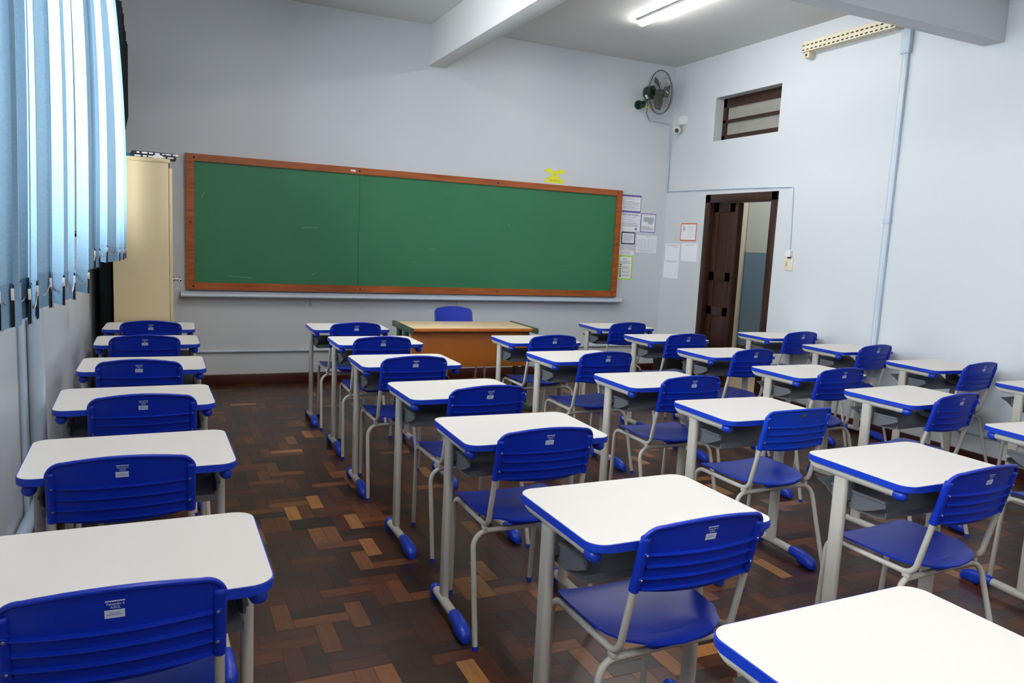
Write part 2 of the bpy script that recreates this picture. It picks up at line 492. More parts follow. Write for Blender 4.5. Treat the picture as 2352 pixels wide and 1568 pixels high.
def wall_x(name, xa, xb, openings):
    """a wall lying along y, cut by openings (y0, y1, z0, z1)"""
    ys = sorted({YR, YB, *[o[0] for o in openings], *[o[1] for o in openings]})
    mb = MB()
    for a, b in zip(ys, ys[1:]):
        cuts = sorted([(o[2], o[3]) for o in openings if o[0] <= a + 1e-6 and o[1] >= b - 1e-6])
        zc = -.1
        for c0, c1 in cuts:
            if c0 > zc + 1e-6: mb.box(xa, xb, a, b, zc, c0)
            zc = c1
        if zc < ZC: mb.box(xa, xb, a, b, zc, ZC)
    bmesh.ops.remove_doubles(mb.bm, verts=mb.bm.verts[:], dist=1e-5)
    return structure(mb.obj(name, M_WALL))
WIN = [(0.35, 3.40, 1.42, 3.12), (3.75, 6.25, 1.42, 3.12)]
wall_x('wall_left', XL - .2, XL, WIN)
DOOR = (5.79, 6.89, 0.0, 2.125)
TRANS = (5.88, 6.86, 2.705, 3.17)
wall_x('wall_right', XR, XR + .2, [DOOR, TRANS])

# beams
structure(MB().box(2.475, 2.655, YR, YB, 3.235, ZC, .006).obj('trim_1', M_CEIL))
structure(MB().box(XL, XR, 3.70, 3.86, 3.095, ZC, .006).obj('trim_2', M_WALL))

structure(MB().box(XL, XR, YB - .022, YB, 0, .10, .004).obj('baseboard_front', M_BASE))
structure(MB().box(XR - .022, XR, YR, 5.79, 0, .10, .004).obj('baseboard_right', M_BASE))
structure(MB().box(XR - .022, XR, 6.89, YB - .022, 0, .10, .004).obj('baseboard_right_end', M_BASE))
structure(MB().box(XL, XL + .022, YR, YB, 0, .10, .004).obj('baseboard_left', M_BASE))

# steel windows in the left wall, behind the blinds
M_STEEL_WIN = mat('dark_window_steel', srgb(96, 100, 104), 0.5, var=0.05)
for i, (ya, yb, za, zb) in enumerate(WIN):
    fr = MB()
    xa, xb = XL - .12, XL - .085
    fr.box(xa, xb, ya, ya + .04, za, zb).box(xa, xb, yb - .04, yb, za, zb).box(xa, xb, ya, yb, za, za + .04).box(xa, xb, ya, yb, zb - .04, zb)
    n = 4
    for k in range(1, n): fr.box(xa, xb, ya + (yb - ya) * k / n - .018, ya + (yb - ya) * k / n + .018, za, zb)
    w = fr.obj('window_%d' % (i + 1), M_STEEL_WIN); structure(w)
    gb = MB(); zz = za + .155
    while zz < zb - .05:
        gb.box(xa + .008, xb - .008, ya, yb, zz - .006, zz + .006); zz += .155
    gb.obj('glazing_bar', M_STEEL_WIN, w)
    MB().box(XL - .105, XL - .101, ya + .03, yb - .03, za + .03, zb - .03).obj('pane', M_GLASS, w)
    MB().box(XL - .2, XL + .0, ya - .0, yb + .0, za - .03, za, .004).obj('sill', M_WALL, w)

# door: dark casing, one closed leaf, one folded leaf
d = MB(); xa, xb = XR - .012, XR + .13
d.box(xa, xb, 6.805, 6.89, 0, 2.125, .004).box(xa, xb, 5.79, 5.875, 0, 2.125, .004).box(xa, xb, 5.79, 6.89, 2.035, 2.125, .004)
door = d.obj('door_1', M_DOORWOOD); structure(door)
def leaf(name, y0, y1, x0, x1, parent):
    mb = MB(); w = y1 - y0
    mb.box(x0 + .012, x1 - .012, y0 + .02, y1 - .02, .02, 2.02)
    st = .085
    mb.box(x0, x1, y0, y0 + st, .01, 2.03, .003).box(x0, x1, y1 - st, y1, .01, 2.03, .003)
    for za, zb in ((.01, .22), (.80, .90), (1.18, 1.28), (1.93, 2.03)): mb.box(x0, x1, y0, y1, za, zb, .003)
    return mb.obj(name, M_DOORWOOD, parent)
lf = leaf('door_leaf', 6.45, 6.80, XR + .045, XR + .085, door)
MB().box(XR + .03, XR + .10, 6.385, 6.436, .01, 2.03, .004).obj('door_leaf_edge', M_DOORWOOD, door)
MB().box(XR + .05, XR + .10, 6.437, 6.449, .96, 1.06, .003).obj('door_lock', M_CHROME, door)

# small high window over the door
tw = MB(); xa, xb = XR + .11, XR + .17
tw.box(xa, xb, 5.88, 5.93, 2.705, 3.17, .004).box(xa, xb, 6.80, 6.86, 2.705, 3.17, .004).box(xa, xb, 5.88, 6.86, 3.07, 3.17, .004).box(xa, xb, 5.88, 6.86, 2.705, 2.775, .004).box(xa, xb, 5.88, 6.86, 2.905, 2.94, .004)
t = tw.obj('window_3', M_DOORWOOD); structure(t)
MB().box(XR + .135, XR + .14, 5.92, 6.81, 2.77, 3.08).obj('pane', M_DUSTY, t)

# corridor beyond the door
CX = 7.7
structure(MB().box(XR, CX + .2, 4.0, 10.6, -.1, -.004).obj('floor_corridor', M_CORR_FLOOR))
structure(MB().box(6.55, 6.80, 4.0, 10.4, -.004, .0005).obj('trim_3', M_CORR_STRIPE))
structure(MB().box(CX, CX + .2, 4.0, 10.6, 1.52, 3.4).obj('wall_corridor_upper', M_CORR_UP))
structure(MB().box(CX - .004, CX + .2, 4.0, 10.6, -.1, 1.52).obj('wall_corridor_lower', M_CORR_LOW))
structure(MB().box(CX - .02, CX - .004, 4.0, 10.4, 0, .16, .003).obj('baseboard_corridor', M_CORR_BASE))
structure(MB().box(XR + .2, CX + .2, 10.4, 10.6, -.1, 3.4).obj('wall_corridor_end', M_CORR_UP))
structure(MB().box(XR + .2, CX + .2, 3.8, 4.0, -.1, 3.4).obj('wall_corridor_near', M_CORR_UP))
structure(MB().box(XR + .2, CX + .2, 3.8, 10.6, 3.4, 3.5).obj('ceiling_corridor', M_CEIL))
structure(MB().box(XR, XR + .2, YB + .2, 10.6, -.1, 3.5).obj('wall_corridor_inner', M_CORR_UP))
d2 = MB().box(CX - .06, CX - .02, 8.62, 9.5, .0, 2.25, .004).obj('door_2', M_CREAMDOOR); structure(d2)
hb = MB().box(CX - .066, CX - .06, 8.93, 8.97, .93, 1.15, .002)
hb.tube(fillet([(CX - .06, 8.95, 1.05), (CX - .11, 8.95, 1.05), (CX - .11, 8.84, 1.05)], .015)[0], .009)
hb.obj('door_handle', M_CHROME, d2)
cl = thing('added_corridor_light', 'added light on the corridor ceiling, out of view past the dark door', 'lamp', (6.7, 7.6, 3.4))  # unseen light, added to brighten the corridor behind the door opening
MB().box(-.07, .07, -.6, .6, -.06, 0, .006).obj('housing', M_WHITEP, cl)
MB().box(-.055, .055, -.58, .58, -.085, -.06, .006).obj('diffuser', emit('added_corridor_glow', (1, .97, .92, 1), 42.0), cl)

# ------------------------------------------------------------------ ceiling lamps
LAMPS = [(4.12, 5.70, 50, 'lit white tube lamp on the ceiling above the door side of the board'), (4.12, 2.2, 10, 'lit tube lamp above the middle desks by the door wall'), (4.12, -.6, 22, 'lit tube lamp behind the camera by the door wall'), (4.12, -2.2, 32, 'lit tube lamp at the rear wall by the door side'), (0.60, 2.2, 46, 'lit tube lamp above the middle desks by the windows'), (0.60, -.6, 58, 'lit tube lamp behind the camera by the windows'), (1.15, -2.2, 50, 'lit tube lamp at the rear wall by the window side'), (1.15, 5.0, 54, 'lit tube lamp above the frame near the window side of the board')]
def ceiling_lamp(x, y, label, power):
    t = thing('ceiling_lamp', label, 'lamp', (x, y, ZC), 0, 'ceiling tube lamps')
    MB().box(-.055, .055, -.60, .60, -.022, 0, .004).obj('housing', M_WHITEP, t)
    prof = [(.05 * math.cos(a), -.022 + -.036 * math.sin(a)) for a in [PI * k / 10 for k in range(11)]]
    MB().prism(prof, lambda u, v, dd: (u, dd, v), -.595, .595).obj('diffuser', emit('lit_diffuser', LAMP_COL, power), t)
    return t
LAMP_COL = (1.0, 0.965, 0.93, 1)
for x, y, power, lb in LAMPS: ceiling_lamp(x, y, lb, power)

# ------------------------------------------------------------------ chalkboard
cb = thing('chalkboard', 'long green chalkboard in an orange-brown wooden frame on the front wall', 'chalkboard', (2.53, YB, 0.915))
W2, H2 = 2.34, 1.238
sx = 1.788 - 2.53
MB().box(-2.30, sx - .0012, -.022, -.004, .05, 1.19).obj('board_panel', M_BOARD, cb)
MB().box(sx + .0012, 2.30, -.022, -.004, .05, 1.19).obj('board_panel', M_BOARD, cb)
fw = .072
def rail(pts, name):
    return MB().prism(pts, lambda u, v, dd: (u, dd, v), -.042, -.001).obj(name, M_FRAMEWOOD, cb)
top = rail([(-W2, H2), (W2, H2), (W2 - fw, H2 - fw + .008), (-W2 + fw, H2 - fw + .008)], 'frame_top')
bot = rail([(-W2, 0), (-W2 + fw, fw - .004), (W2 - fw, fw - .004), (W2, 0)], 'frame_bottom')
lft = rail([(-W2, 0), (-W2, H2), (-W2 + fw, H2 - fw + .008), (-W2 + fw, fw - .004)], 'frame_side')
rgt = rail([(W2, 0), (W2 - fw, fw - .004), (W2 - fw, H2 - fw + .008), (W2, H2)], 'frame_side')
def bscrew(x, zz, par):
    MB().lathe([(0, 0), (.009, 0), (.009, .003), (0, .003)], (x, -.042, zz), (0, -1, 0), 10).obj('screw_hole', M_BLACK, par)
for x in (-2.27, -.75, .75, 2.28): bscrew(x, H2 - .034, top)
for x in (-2.28, -.72, .8, 2.27): bscrew(x, .034, bot)
for zz in (.62,): bscrew(-W2 + .036, zz, lft); bscrew(W2 - .036, zz, rgt)
MB().box(-.84, -.79, -.0435, -.042, H2 - .042, H2 - .024).obj('maker_tag', M_PAPER, top)
# chalk marks: scuffs of real chalk on the board
M_CHALK = mat('chalk', srgb(150, 190, 168), .9)
for (x, zz, L, a) in ((-1.45, 1.165, .14, .04), (-1.24, 1.17, .05, .02), (-1.98, .13, .22, -.06), (-1.2, .16, .05, .5), (-2.2, .85, .05, 1.2), (-1.3, .62, .16, .05), (.9, .75, .03, 1.0)):
    c, s_ = math.cos(a), math.sin(a); h = .0022
    ck = MB(); ck.face([(x, -.0225, zz), (x + L * c, -.0225, zz + L * s_), (x + L * c - h * s_, -.0225, zz + L * s_ + h * c), (x - h * s_, -.0225, zz + h * c)])
    ck.obj('chalk_mark', M_CHALK, cb)
ct = thing('chalk_tray', 'pale painted chalk ledge running under the green chalkboard', 'shelf', (2.53, YB, .85))
MB().prism([(-.001, 0), (-.085, 0), (-.092, .012), (-.085, .03), (-.02, .05), (-.001, .055)], lambda u, v, dd: (dd, u, v), -2.385, 2.395).obj('ledge', M_CONDUIT, ct)
for x in (-1.2, .35):
    MB().box(x - .008, x + .008, -.014, -.001, -.075, -.002, .002).obj('bracket', M_CONDUIT, ct)
for nm, y_ in (('ledge_end', -2.387), ('ledge_end', 2.391)):
    MB().box(y_, y_ + .004, -.09, -.001, 0, .052).obj(nm, M_WHITEP, ct)

# ------------------------------------------------------------------ notices
def notice(name, label, wall, a0, a1, z0, z1, border=None, bw=.012, rows=(), titles=(), group='notices taped beside the board', scallop=False, marks=()):
    """a sheet on the front wall (a = x) or on the right wall (a = y, seen mirrored: left edge = larger y)"""
    w, h = a1 - a0, z1 - z0
    if wall == 'front':
        t = thing(name, label, 'notice', ((a0 + a1) / 2, YB, z0), 0, group)
    else:
        t = thing(name, label, 'notice', (XR, (a0 + a1) / 2, z0), -PI / 2, group)
    def F(u, v, dd): return (u - w / 2, -dd, v)          # u from the left edge, v up, dd off the wall
    def rect(mb, u0, u1, v0, v1, dd): mb.face([F(u0, v0, dd), F(u1, v0, dd), F(u1, v1, dd), F(u0, v1, dd)])
    if border:
        mb = MB(); mb.prism([(0, 0), (w, 0), (w, h), (0, h)], F, .0006, .0016); mb.obj('border_sheet', border, t)
        sh = MB()
        if scallop:
            pts = []
            n = 9
            for k in range(n * 6 + 1):
                s = k / (n * 6); pts.append((bw + (w - 2 * bw) * s, .026 + .006 * abs(math.sin(PI * n * s)) * -1))
            for k in range(n * 4 + 1):
                s = k / (n * 4); pts.append((w - bw + .004 * abs(math.sin(PI * 6 * s)), .026 + (h - .052) * s))
            for k in range(n * 6 + 1):
                s = 1 - k / (n * 6); pts.append((bw + (w - 2 * bw) * s, h - .026 + .006 * abs(math.sin(PI * n * s))))
            for k in range(n * 4 + 1):
                s = 1 - k / (n * 4); pts.append((bw - .004 * abs(math.sin(PI * 6 * s)), .026 + (h - .052) * s))
            clean = [p for i, p in enumerate(pts) if i == 0 or (Vector(p) - Vector(pts[i - 1])).length > 1e-5]
            if (Vector(clean[0]) - Vector(clean[-1])).length < 1e-5: clean.pop()
            sh.prism(clean, F, .0017, .0024)
        else: sh.prism([(bw, bw), (w - bw, bw), (w - bw, h - bw), (bw, h - bw)], F, .0017, .0024)
        sh.obj('sheet', M_PAPER, t)
    else:
        sh = MB(); sh.prism([(0, 0), (w, 0), (w, h), (0, h)], F, .0006, .0024); sh.obj('sheet', M_PAPER, t)
    pr = MB()
    for (u, v, L, th) in rows: rect(pr, u * w, (u + L) * w, v * h, v * h + th, .0030)
    for m_ in marks: m_(pr, F, w, h)
    if rows or marks: pr.obj('printed_lines', M_INK, t)
    for body, size, u, v in titles:
        mb = MB(); mb.merge(text_mesh(body, size, lambda x, y: F(u * w + x, v * h + y, .0032), bold=.0004)); mb.obj('heading', M_INK_DARK, t)
    return t
rl = random.Random(11)
def lines(v0, v1, n, u0=.1, u1=.9, th=.0028):
    out = []
    for k in range(n):
        v = v1 - (v1 - v0) * k / max(1, n - 1)
        L = (u1 - u0) * rl.choice([1, .96, .9, .7, 1]); out.append((u0, v, L, th))
    return out
notice('wall_notice', 'notice with a purple scalloped border, topmost beside the chalkboard', 'front', 4.875, 5.158, 1.910, 2.116, M_PURPLE, .010,
       lines(.72, .85, 3) + lines(.42, .62, 5) + lines(.2, .34, 4), scallop=True)
notice('wall_notice', 'white volleyball training notice with a bold heading, under the purple scalloped one', 'front', 4.870, 5.160, 1.695, 1.905, None, 0,
       lines(.70, .76, 1, .2, .8) + lines(.52, .63, 2, .15, .85) + lines(.26, .44, 5, .1, .9) + [(.05, .12, .12, .006), (.05, .06, .2, .003)],
       titles=[('TREINO DE VOLEIBOL', .026, .5, .86)],
       marks=[lambda mb, F, w, h: mb.prism([(w * .82 + .014 * math.cos(a), h * .13 + .017 * math.sin(a)) for a in [2 * PI * k / 16 for k in range(16)]] , F, .0026, .003)])
pn = notice('wall_notice', 'notice with a narrow purple frame and a grey picture, right of the volleyball notice', 'front', 5.172, 5.384, 1.690, 1.914, M_PURPLE, .009,
       lines(.12, .3, 6) + lines(.86, .9, 1))
mbx = MB()
for (u0, u1, v0, v1) in ((.18, .86, .55, .80), (.5, .8, .44, .548)):
    mbx.face([((u0 - .5) * .212, -.0028, v0 * .224), ((u1 - .5) * .212, -.0028, v0 * .224), ((u1 - .5) * .212, -.0028, v1 * .224), ((u0 - .5) * .212, -.0028, v1 * .224)])
mbx.obj('picture', mat('grey_picture', srgb(176, 178, 186), .8, var=.12, scale=40), pn)
notice('wall_notice', 'small notice in a thick black frame beside the chalkboard', 'front', 4.914, 5.106, 1.540, 1.682, M_BLACK, .013, lines(.2, .78, 9, .14, .86))
def table_marks(mb, F, w, h):
    for k in range(10):
        v = h * (.16 + .068 * k); mb.face([F(.08 * w, v, .003), F(.94 * w, v, .003), F(.94 * w, v + .0012, .003), F(.08 * w, v + .0012, .003)])
    for u in (.08, .25, .42, .6, .77, .94): mb.face([F(u * w, .16 * h, .003), F(u * w + .0012, .16 * h, .003), F(u * w + .0012, .78 * h, .003), F(u * w, .78 * h, .003)])
notice('wall_notice', 'white sheet with a printed table, below the narrow purple frame', 'front', 5.130, 5.420, 1.452, 1.652, None, 0, lines(.9, .92, 1, .45, .85) + lines(.05, .08, 1), marks=[table_marks])
notice('wall_notice', 'narrow white paper strip just above the lime notice', 'front', 4.899, 5.102, 1.409, 1.466, None, 0, lines(.25, .7, 3, .06, .8))
lm = notice('wall_notice', 'tall notice with a lime green border, lowest beside the chalkboard', 'front', 4.894, 5.096, 1.118, 1.407, M_LIME, .017,
       lines(.66, .76, 4, .14, .86) + [(.3, .84, .3, .006)] + lines(.44, .54, 4, .3, .86) + lines(.28, .36, 3, .3, .86) + lines(.14, .2, 3, .3, .86))
ic = MB()
for v in (.60, .52, .42, .33, .25, .17, .11):
    ic.face([(-.078, -.0031, v * .289), (-.052, -.0031, v * .289), (-.052, -.0031, v * .289 + .011), (-.078, -.0031, v * .289 + .011)])
ic.obj('small_icons', M_INK_DARK, lm)
def no_sign(mb, F, w, h):
    cx, cy, r = .22 * w, .70 * h, .026
    n = 24
    for k in range(n):
        a, b = 2 * PI * k / n, 2 * PI * (k + 1) / n
        mb.face([F(cx + r * math.cos(a), cy + 1.15 * r * math.sin(a), .0031), F(cx + r * math.cos(b), cy + 1.15 * r * math.sin(b), .0031), F(cx + .84 * r * math.cos(b), cy + .97 * r * math.sin(b), .0031), F(cx + .84 * r * math.cos(a), cy + .97 * r * math.sin(a), .0031)])
    mb.face([F(cx - .017, cy + .022, .0031), F(cx - .021, cy + .019, .0031), F(cx + .017, cy - .022, .0031), F(cx + .021, cy - .019, .0031)])
    mb.face([F(cx - .007, cy - .013, .003), F(cx + .006, cy - .013, .003), F(cx + .006, cy + .013, .003), F(cx - .007, cy + .013, .003)])
notice('wall_notice', 'orange bordered notice with a round prohibition sign, left of the door', 'right', 7.020, 7.312, 1.608, 1.813, M_ORANGE, .013, lines(.2, .8, 8, .45, .9, .0018), marks=[no_sign], group='notices taped beside the door')
notice('wall_notice', 'white sheet in the corner, above another white sheet', 'right', 7.305, 7.585, 1.372, 1.573, None, 0, lines(.86, .92, 2, .1, .9) + lines(.74, .78, 1, .55, .9), group='notices taped beside the door')
notice('wall_notice', 'plain white sheet directly below the orange bordered notice', 'right', 6.976, 7.270, 1.376, 1.586, None, 0, lines(.87, .88, 1, .25, .8), group='notices taped beside the door')
notice('wall_notice', 'white sheet lowest in the corner beside the door', 'right', 7.302, 7.590, 1.161, 1.366, None, 0, lines(.92, .95, 1, .12, .9), group='notices taped beside the door')
# yellow paper cut-out over the frame of the board
ye = thing('paper_cutout', 'yellow paper rabbit cut-out with a lettered banner above the chalkboard', 'decoration', (3.985, YB, 2.177))
MB().prism([(-.118, 0), (.117, -.004), (.118, .042), (-.117, .050)], lambda u, v, dd: (u, -dd, v), .0006, .0022).obj('banner', M_YELLOW, ye)
def blob(pts): return pts
body = []
for k in range(25):
    a = PI * k / 24; body.append((.066 * math.cos(a), .046 + .040 * math.sin(a)))
MB().prism(body, lambda u, v, dd: (u, -dd, v), .0008, .0024).obj('body', M_YELLOW, ye)
for s in (-1, 1):
    ear = [(s * (.02 + .052 * (1 - math.cos(a)) + 0.0), .118 + .022 * math.sin(a) + .012 * math.sin(a * .5 + .2)) for a in [2 * PI * k / 22 for k in range(22)]]
    MB().prism(ear, lambda u, v, dd: (u, -dd, v), .0010, .0026).obj('ear', M_YELLOW, ye)
MB().prism([(.036 * math.cos(a), .098 + .034 * math.sin(a)) for a in [2 * PI * k / 22 for k in range(22)]], lambda u, v, dd: (u, -dd, v), .0012, .0028).obj('head', M_YELLOW, ye)
lt = MB(); lt.merge(text_mesh('Feliz Páscoa', .030, lambda x, y: (x, -.0030, .014 + y))); lt.obj('lettering', mat('olive_ink', srgb(150, 146, 40), .8), ye)
dr = MB()
for cx, cz, r in ((-.012, .090, .0035), (.012, .090, .0035), (0, .078, .003)):
    dr.prism([(cx + r * math.cos(a), cz + r * math.sin(a)) for a in [2 * PI * k / 10 for k in range(10)]], lambda u, v, dd: (u, -dd, v), .0029, .0034)
dr.obj('drawn_dots', M_INK_DARK, ye)

# ------------------------------------------------------------------ school desks
def loft(mb, secs, n=14, p=2.6):
    """superellipse sections along y: (y, half width, z0, z1)"""
    rings = []
    for y, hw, z0, z1 in secs:
        cz, hh = (z0 + z1) / 2, (z1 - z0) / 2
        rg = []
        for k in range(n):
            a = 2 * PI * (k + .5) / n; c, s = math.cos(a), math.sin(a)
            rg.append(mb.bm.verts.new((hw * math.copysign(abs(c) ** (2 / p), c), y, cz + hh * math.copysign(abs(s) ** (2 / p), s))))
        rings.append(rg)
    for A, B in zip(rings, rings[1:]):
        for k in range(n): mb.bm.faces.new([A[k], A[(k + 1) % n], B[(k + 1) % n], B[k]])
    mb.bm.faces.new(rings[0][::-1]); mb.bm.faces.new(rings[-1])
    return mb

def make_desk():
    t = thing('school_desk', 'desk', 'desk')
    mb = MB(); mb.prism(rrect(.600, .450, .050, 8), lambda u, v, dd: (u, v, dd), .7365, .7588)
    bmesh.ops.bevel(mb.bm, geom=[e for e in mb.bm.edges if all(abs(v.co.z - .7365) < 1e-5 for v in e.verts) or all(abs(v.co.z - .7588) < 1e-5 for v in e.verts)], offset=.0025, segments=2, affect='EDGES')
    mb.obj('edge_band', M_EDGE, t)
    mb = MB(); mb.prism(rrect(.594, .444, .047, 8), lambda u, v, dd: (u, v, dd), .755, .760)
    mb.obj('tabletop', M_TOP, t)
    bar = cap = None
    for s in (-1, 1):
        mb = MB(); mb.tube([(0, .192, .7198), (0, .10, .7198), (0, -.162, .7198)], .0160, 16)
        for v in mb.bm.verts:
            if v.co.y > .15: v.co.y += (v.co.z - .7198) * 1.6
        b = mb.obj('support_bar', M_TUBE, t); b.location.x = s * .268
        mb = MB(); mb.lathe([(0, 0), (.0196, 0), (.0204, .018), (.0186, .030), (.0120, .038), (0, .041)], (0, -.158, .7170), (0, -1, 0), 18)
        c = mb.obj('end_plug', M_EDGE, b)
        for yy in (.02, -.12):
            MB().lathe([(0, 0), (.004, 0), (.004, .003), (0, .003)], (0, yy, .704), (0, 0, -1), 8).obj('screw', M_SCREW, b)
        mb = MB(); mb.prism(rrect(.029, .058, .0143, 6), lambda u, v, dd: (u, v, dd), .050, .708)
        l = mb.obj('leg', M_TUBE, t); l.location = (s * .270, .062, 0)
        mb = MB(); mb.tube([(0, .150, .045), (0, -.16, .045)], .0192, 16)
        f = mb.obj('foot_bar', M_TUBE, t); f.location.x = s * .276
        mb = MB(); loft(mb, [(-.078, .0205, .0245, .0665), (-.082, .0225, .022, .069), (-.125, .0235, .020, .069), (-.145, .0255, .001, .068), (-.175, .0265, 0, .065), (-.205, .0265, 0, .057), (-.222, .0235, 0, .046), (-.231, .016, .002, .032)])
        mb.obj('rubber_shoe', M_EDGE, f)
        mb = MB(); loft(mb, [(.136, .0215, .0, .0665), (.140, .0235, 0, .069), (.160, .0235, 0, .069), (.171, .0195, .004, .062)])
        mb.obj('rubber_cap', M_EDGE, f)
    # book tray: a curved pan with two side cheeks
    prof = [(.190, .664), (.150, .648), (.115, .622), (.085, .606), (.0, .601), (-.085, .603), (-.112, .612)]
    th = .004
    poly = prof + [(y, z - th) for y, z in reversed(prof)]
    mb = MB(); mb.prism(poly, lambda u, v, dd: (dd, u, v), -.246, .246)
    mb.box(-.246, .246, -.114, -.110, .606, .628)
    for s in (-1, 1):
        ck = [(.118, .662), (.118, .622), (.085, .604), (.02, .600), (-.02, .606), (-.065, .622), (-.100, .640), (-.112, .644), (-.112, .664), (-.10, .669)]
        mb.prism(ck, lambda u, v, dd: (dd, u, v), s * .244, s * .250)
        mb.box(s * .250 - .006, s * .250 + .006, -.11, .12, .660, .668, .001)
        mb.box(s * .244, s * .262, .03, .08, .63, .704, .002)
    mb.obj('book_tray', M_TRAY, t, 30)
    return t

# ------------------------------------------------------------------ school chairs
def back_y(x, zz): return .0155 - .236 * (zz - .742) - .030 * (1 - (x / .2) ** 2)
def make_chair(flat_top=False):
    blue = M_BLUE2 if flat_top else M_BLUE
    t = thing('school_chair', 'chair', 'chair')
    # seat
    half = [(0, .040), (.06, .045), (.11, .058), (.145, .077), (.166, .098), (.176, .122), (.188, .138), (.199, .165), (.203, .25), (.203, .345), (.199, .385), (.186, .412), (.165, .426), (.12, .431), (.06, .433), (0, .433)]
    out = half + [(-x, y) for x, y in reversed(half[1:-1])]
    def seat(u, v, dd):
        zz = .4605 + .010 * (abs(u) / .2) ** 2.2
        zz -= .014 * math.exp(-((v - .17) / .10) ** 2) * (1 - (abs(u) / .21) ** 2)
        if v > .385: zz -= ((v - .385) / .048) ** 2 * .020
        if v < .09: zz += .004 - ((.09 - v) / .05) ** 2 * .006
        return (u, v, zz - dd)
    mb = MB(); mb.shell(out, seat, .0065, rings=(1, .985, .95, .88, .78, .65, .5, .33, .17), centre=(0, .235))
    # moulded boss under the rear edge
    mb.prism([(-.115, .055), (.115, .055), (.09, .120), (-.09, .120)], lambda u, v, dd: (u * (1 - .3 * (dd < .44)), v + (.012 if dd < .44 and v < .06 else 0), dd), .4335, .452)
    mb.obj('seat', blue, t)
    # backrest
    zt, arch, rc = (.818, .010, .030) if flat_top else (.829, .026, .046)
    def topz(x): return zt - arch * (x / .195) ** 2
    H = .193
    half = [(H * k / 8, .617 + .014 * (k / 8) ** 2) for k in range(8)] + [(H, .637), (H, .68), (H, .74)]
    for k in range(9):
        a = R(90 * k / 8); half.append((H - rc + rc * math.cos(a), topz(H - rc) - rc + rc * math.sin(a)))
    half += [(x, topz(x)) for x in (.12, .08, .04, 0)]
    out = half + [(-x, z) for x, z in reversed(half[1:-1])]
    mb = MB()
    mb.shell(out, lambda u, v, dd: (u, back_y(u, v) + dd, v), .0065, rings=(1, .97, .9, .78, .62, .45, .28, .12), centre=(0, .722))
    # rolled rim along the top edge
    rim = [p for p in half if p[1] > .765]
    rim = [(x, z) for x, z in rim] + [(-x, z) for x, z in reversed(rim[:-1])]
    mb.tube([(x, back_y(x, z) - .002, z) for x, z in rim], .0058, 8)
    # four ledges across the back
    for zr in (.7365, .7025, .668, .6345):
        n = 16
        pts = [(-.170 + .340 * k / n, 0, zr) for k in range(n + 1)]
        pts = [(x, back_y(x, zr) - .004, zr) for x, _, _ in pts]
        mb.sweep(pts, [(-.0062, -.0016), (.006, -.0028), (.006, .0040), (-.004, .0012), (-.0062, .0004)])
    mb.obj('backrest', blue, t, 35)
    br = t.children[-1]
    ax = lambda zz: .0125 - .236 * (zz - .742)
    for s in (-1, 1):
        mb = MB()
        za, zb = .630, .786; rs = .0138
        mb.tube([(s * .1835, ax(za), za), (s * .1835, ax(za + .004), za + .004), (s * .183, ax(zb - .006), zb - .006)], rs, 16)
        mb.lathe([(rs, 0), (.0130, .004), (.010, .0075), (0, .009)], (s * .183, ax(zb - .006), zb - .006), (0, -.23, 1), 16)
        mb.obj('sleeve', blue, br)
        for zz in (.742, .670):
            mb = MB(); mb.lathe([(0, 0), (.0075, 0), (.0068, .0025), (0, .0032)], (s * .1795, ax(zz) - .0137, zz - .003), (0, -1, -.23), 12); mb.obj('screw_boss', blue, br)
            mb = MB(); mb.lathe([(0, 0), (.0036, 0), (.0030, .0014), (0, .0018)], (s * .1795, ax(zz) - .0167, zz - .0037), (0, -1, -.23), 10); mb.obj('screw', M_SCREW, br)
    # print on the back
    def P(u, v): return (u, back_y(u, .782 + v) - .0008, .782 + v)
    def rect(mb, u0, u1, v0, v1):
        n = 4
        for k in range(n):
            a, b = u0 + (u1 - u0) * k / n, u0 + (u1 - u0) * (k + 1) / n
            mb.face([P(a, v0), P(b, v0), P(b, v1), P(a, v1)])
    if flat_top:
        mb = MB(); rect(mb, -.016, .014, .000, .016); mb.obj('sticker', M_STICK_GREY, br)
        br.children[-1]['label'] = 'small grey sticker'
    else:
        mb = MB(); rect(mb, -.0155, .0175, .0185, .0215); rect(mb, -.0175, .0165, -.017, .001)
        mb.merge(text_mesh('Tamanho 6', .0068, lambda x, y: P(.001 + x, .0115 + y), bold=.00015))
        mb.merge(text_mesh('AZUL', .0068, lambda x, y: P(.001 + x, .0042 + y), bold=.00015))
        mb.obj('size_label', M_STICK, br)
        mb = MB()
        for v, a, b in ((-.0065, -.010, .008), (-.0105, -.014, .013)):
            n = 4
            for k in range(n):
                u0, u1 = a + (b - a) * k / n, a + (b - a) * (k + 1) / n
                p = [P(u0, v), P(u1, v), P(u1, v + .0014), P(u0, v + .0014)]
                mb.face([(q[0], q[1] - .0004, q[2]) for q in p])
        mb.obj('label_print', M_STICK_DARK, br)
    # steel frame
    r = .0103
    for s in (-1, 1):
        path, mk = fillet([(s * .183, ax(.772), .772), (s * .187, ax(.432) - .004, .432), (s * .190, .432, .437), (s * .187, .454, .012)], .052)
        i1, i2 = mk[0], mk[1] - 7
        MB().tube(path[:i1 + 1], r).obj('back_post', M_TUBE, t)
        MB().tube(path[i1:i2 + 1], r).obj('seat_rail', M_TUBE, t)
        fl = MB().tube(path[i2:], r).obj('front_leg', M_TUBE, t)
        MB().lathe([(0, 0), (.0112, 0), (.0117, .012), (.0104, .018)], (s * .187, .454, 0), (0, 0, 1), 14).obj('foot_cap', M_EDGE, fl)
        path, mk = fillet([(0, .105, .4125), (s * .236, .105, .409), (s * .253, -.006, .012)], .062)
        rl_ = MB().tube(path, r).obj('rear_leg', M_TUBE, t)
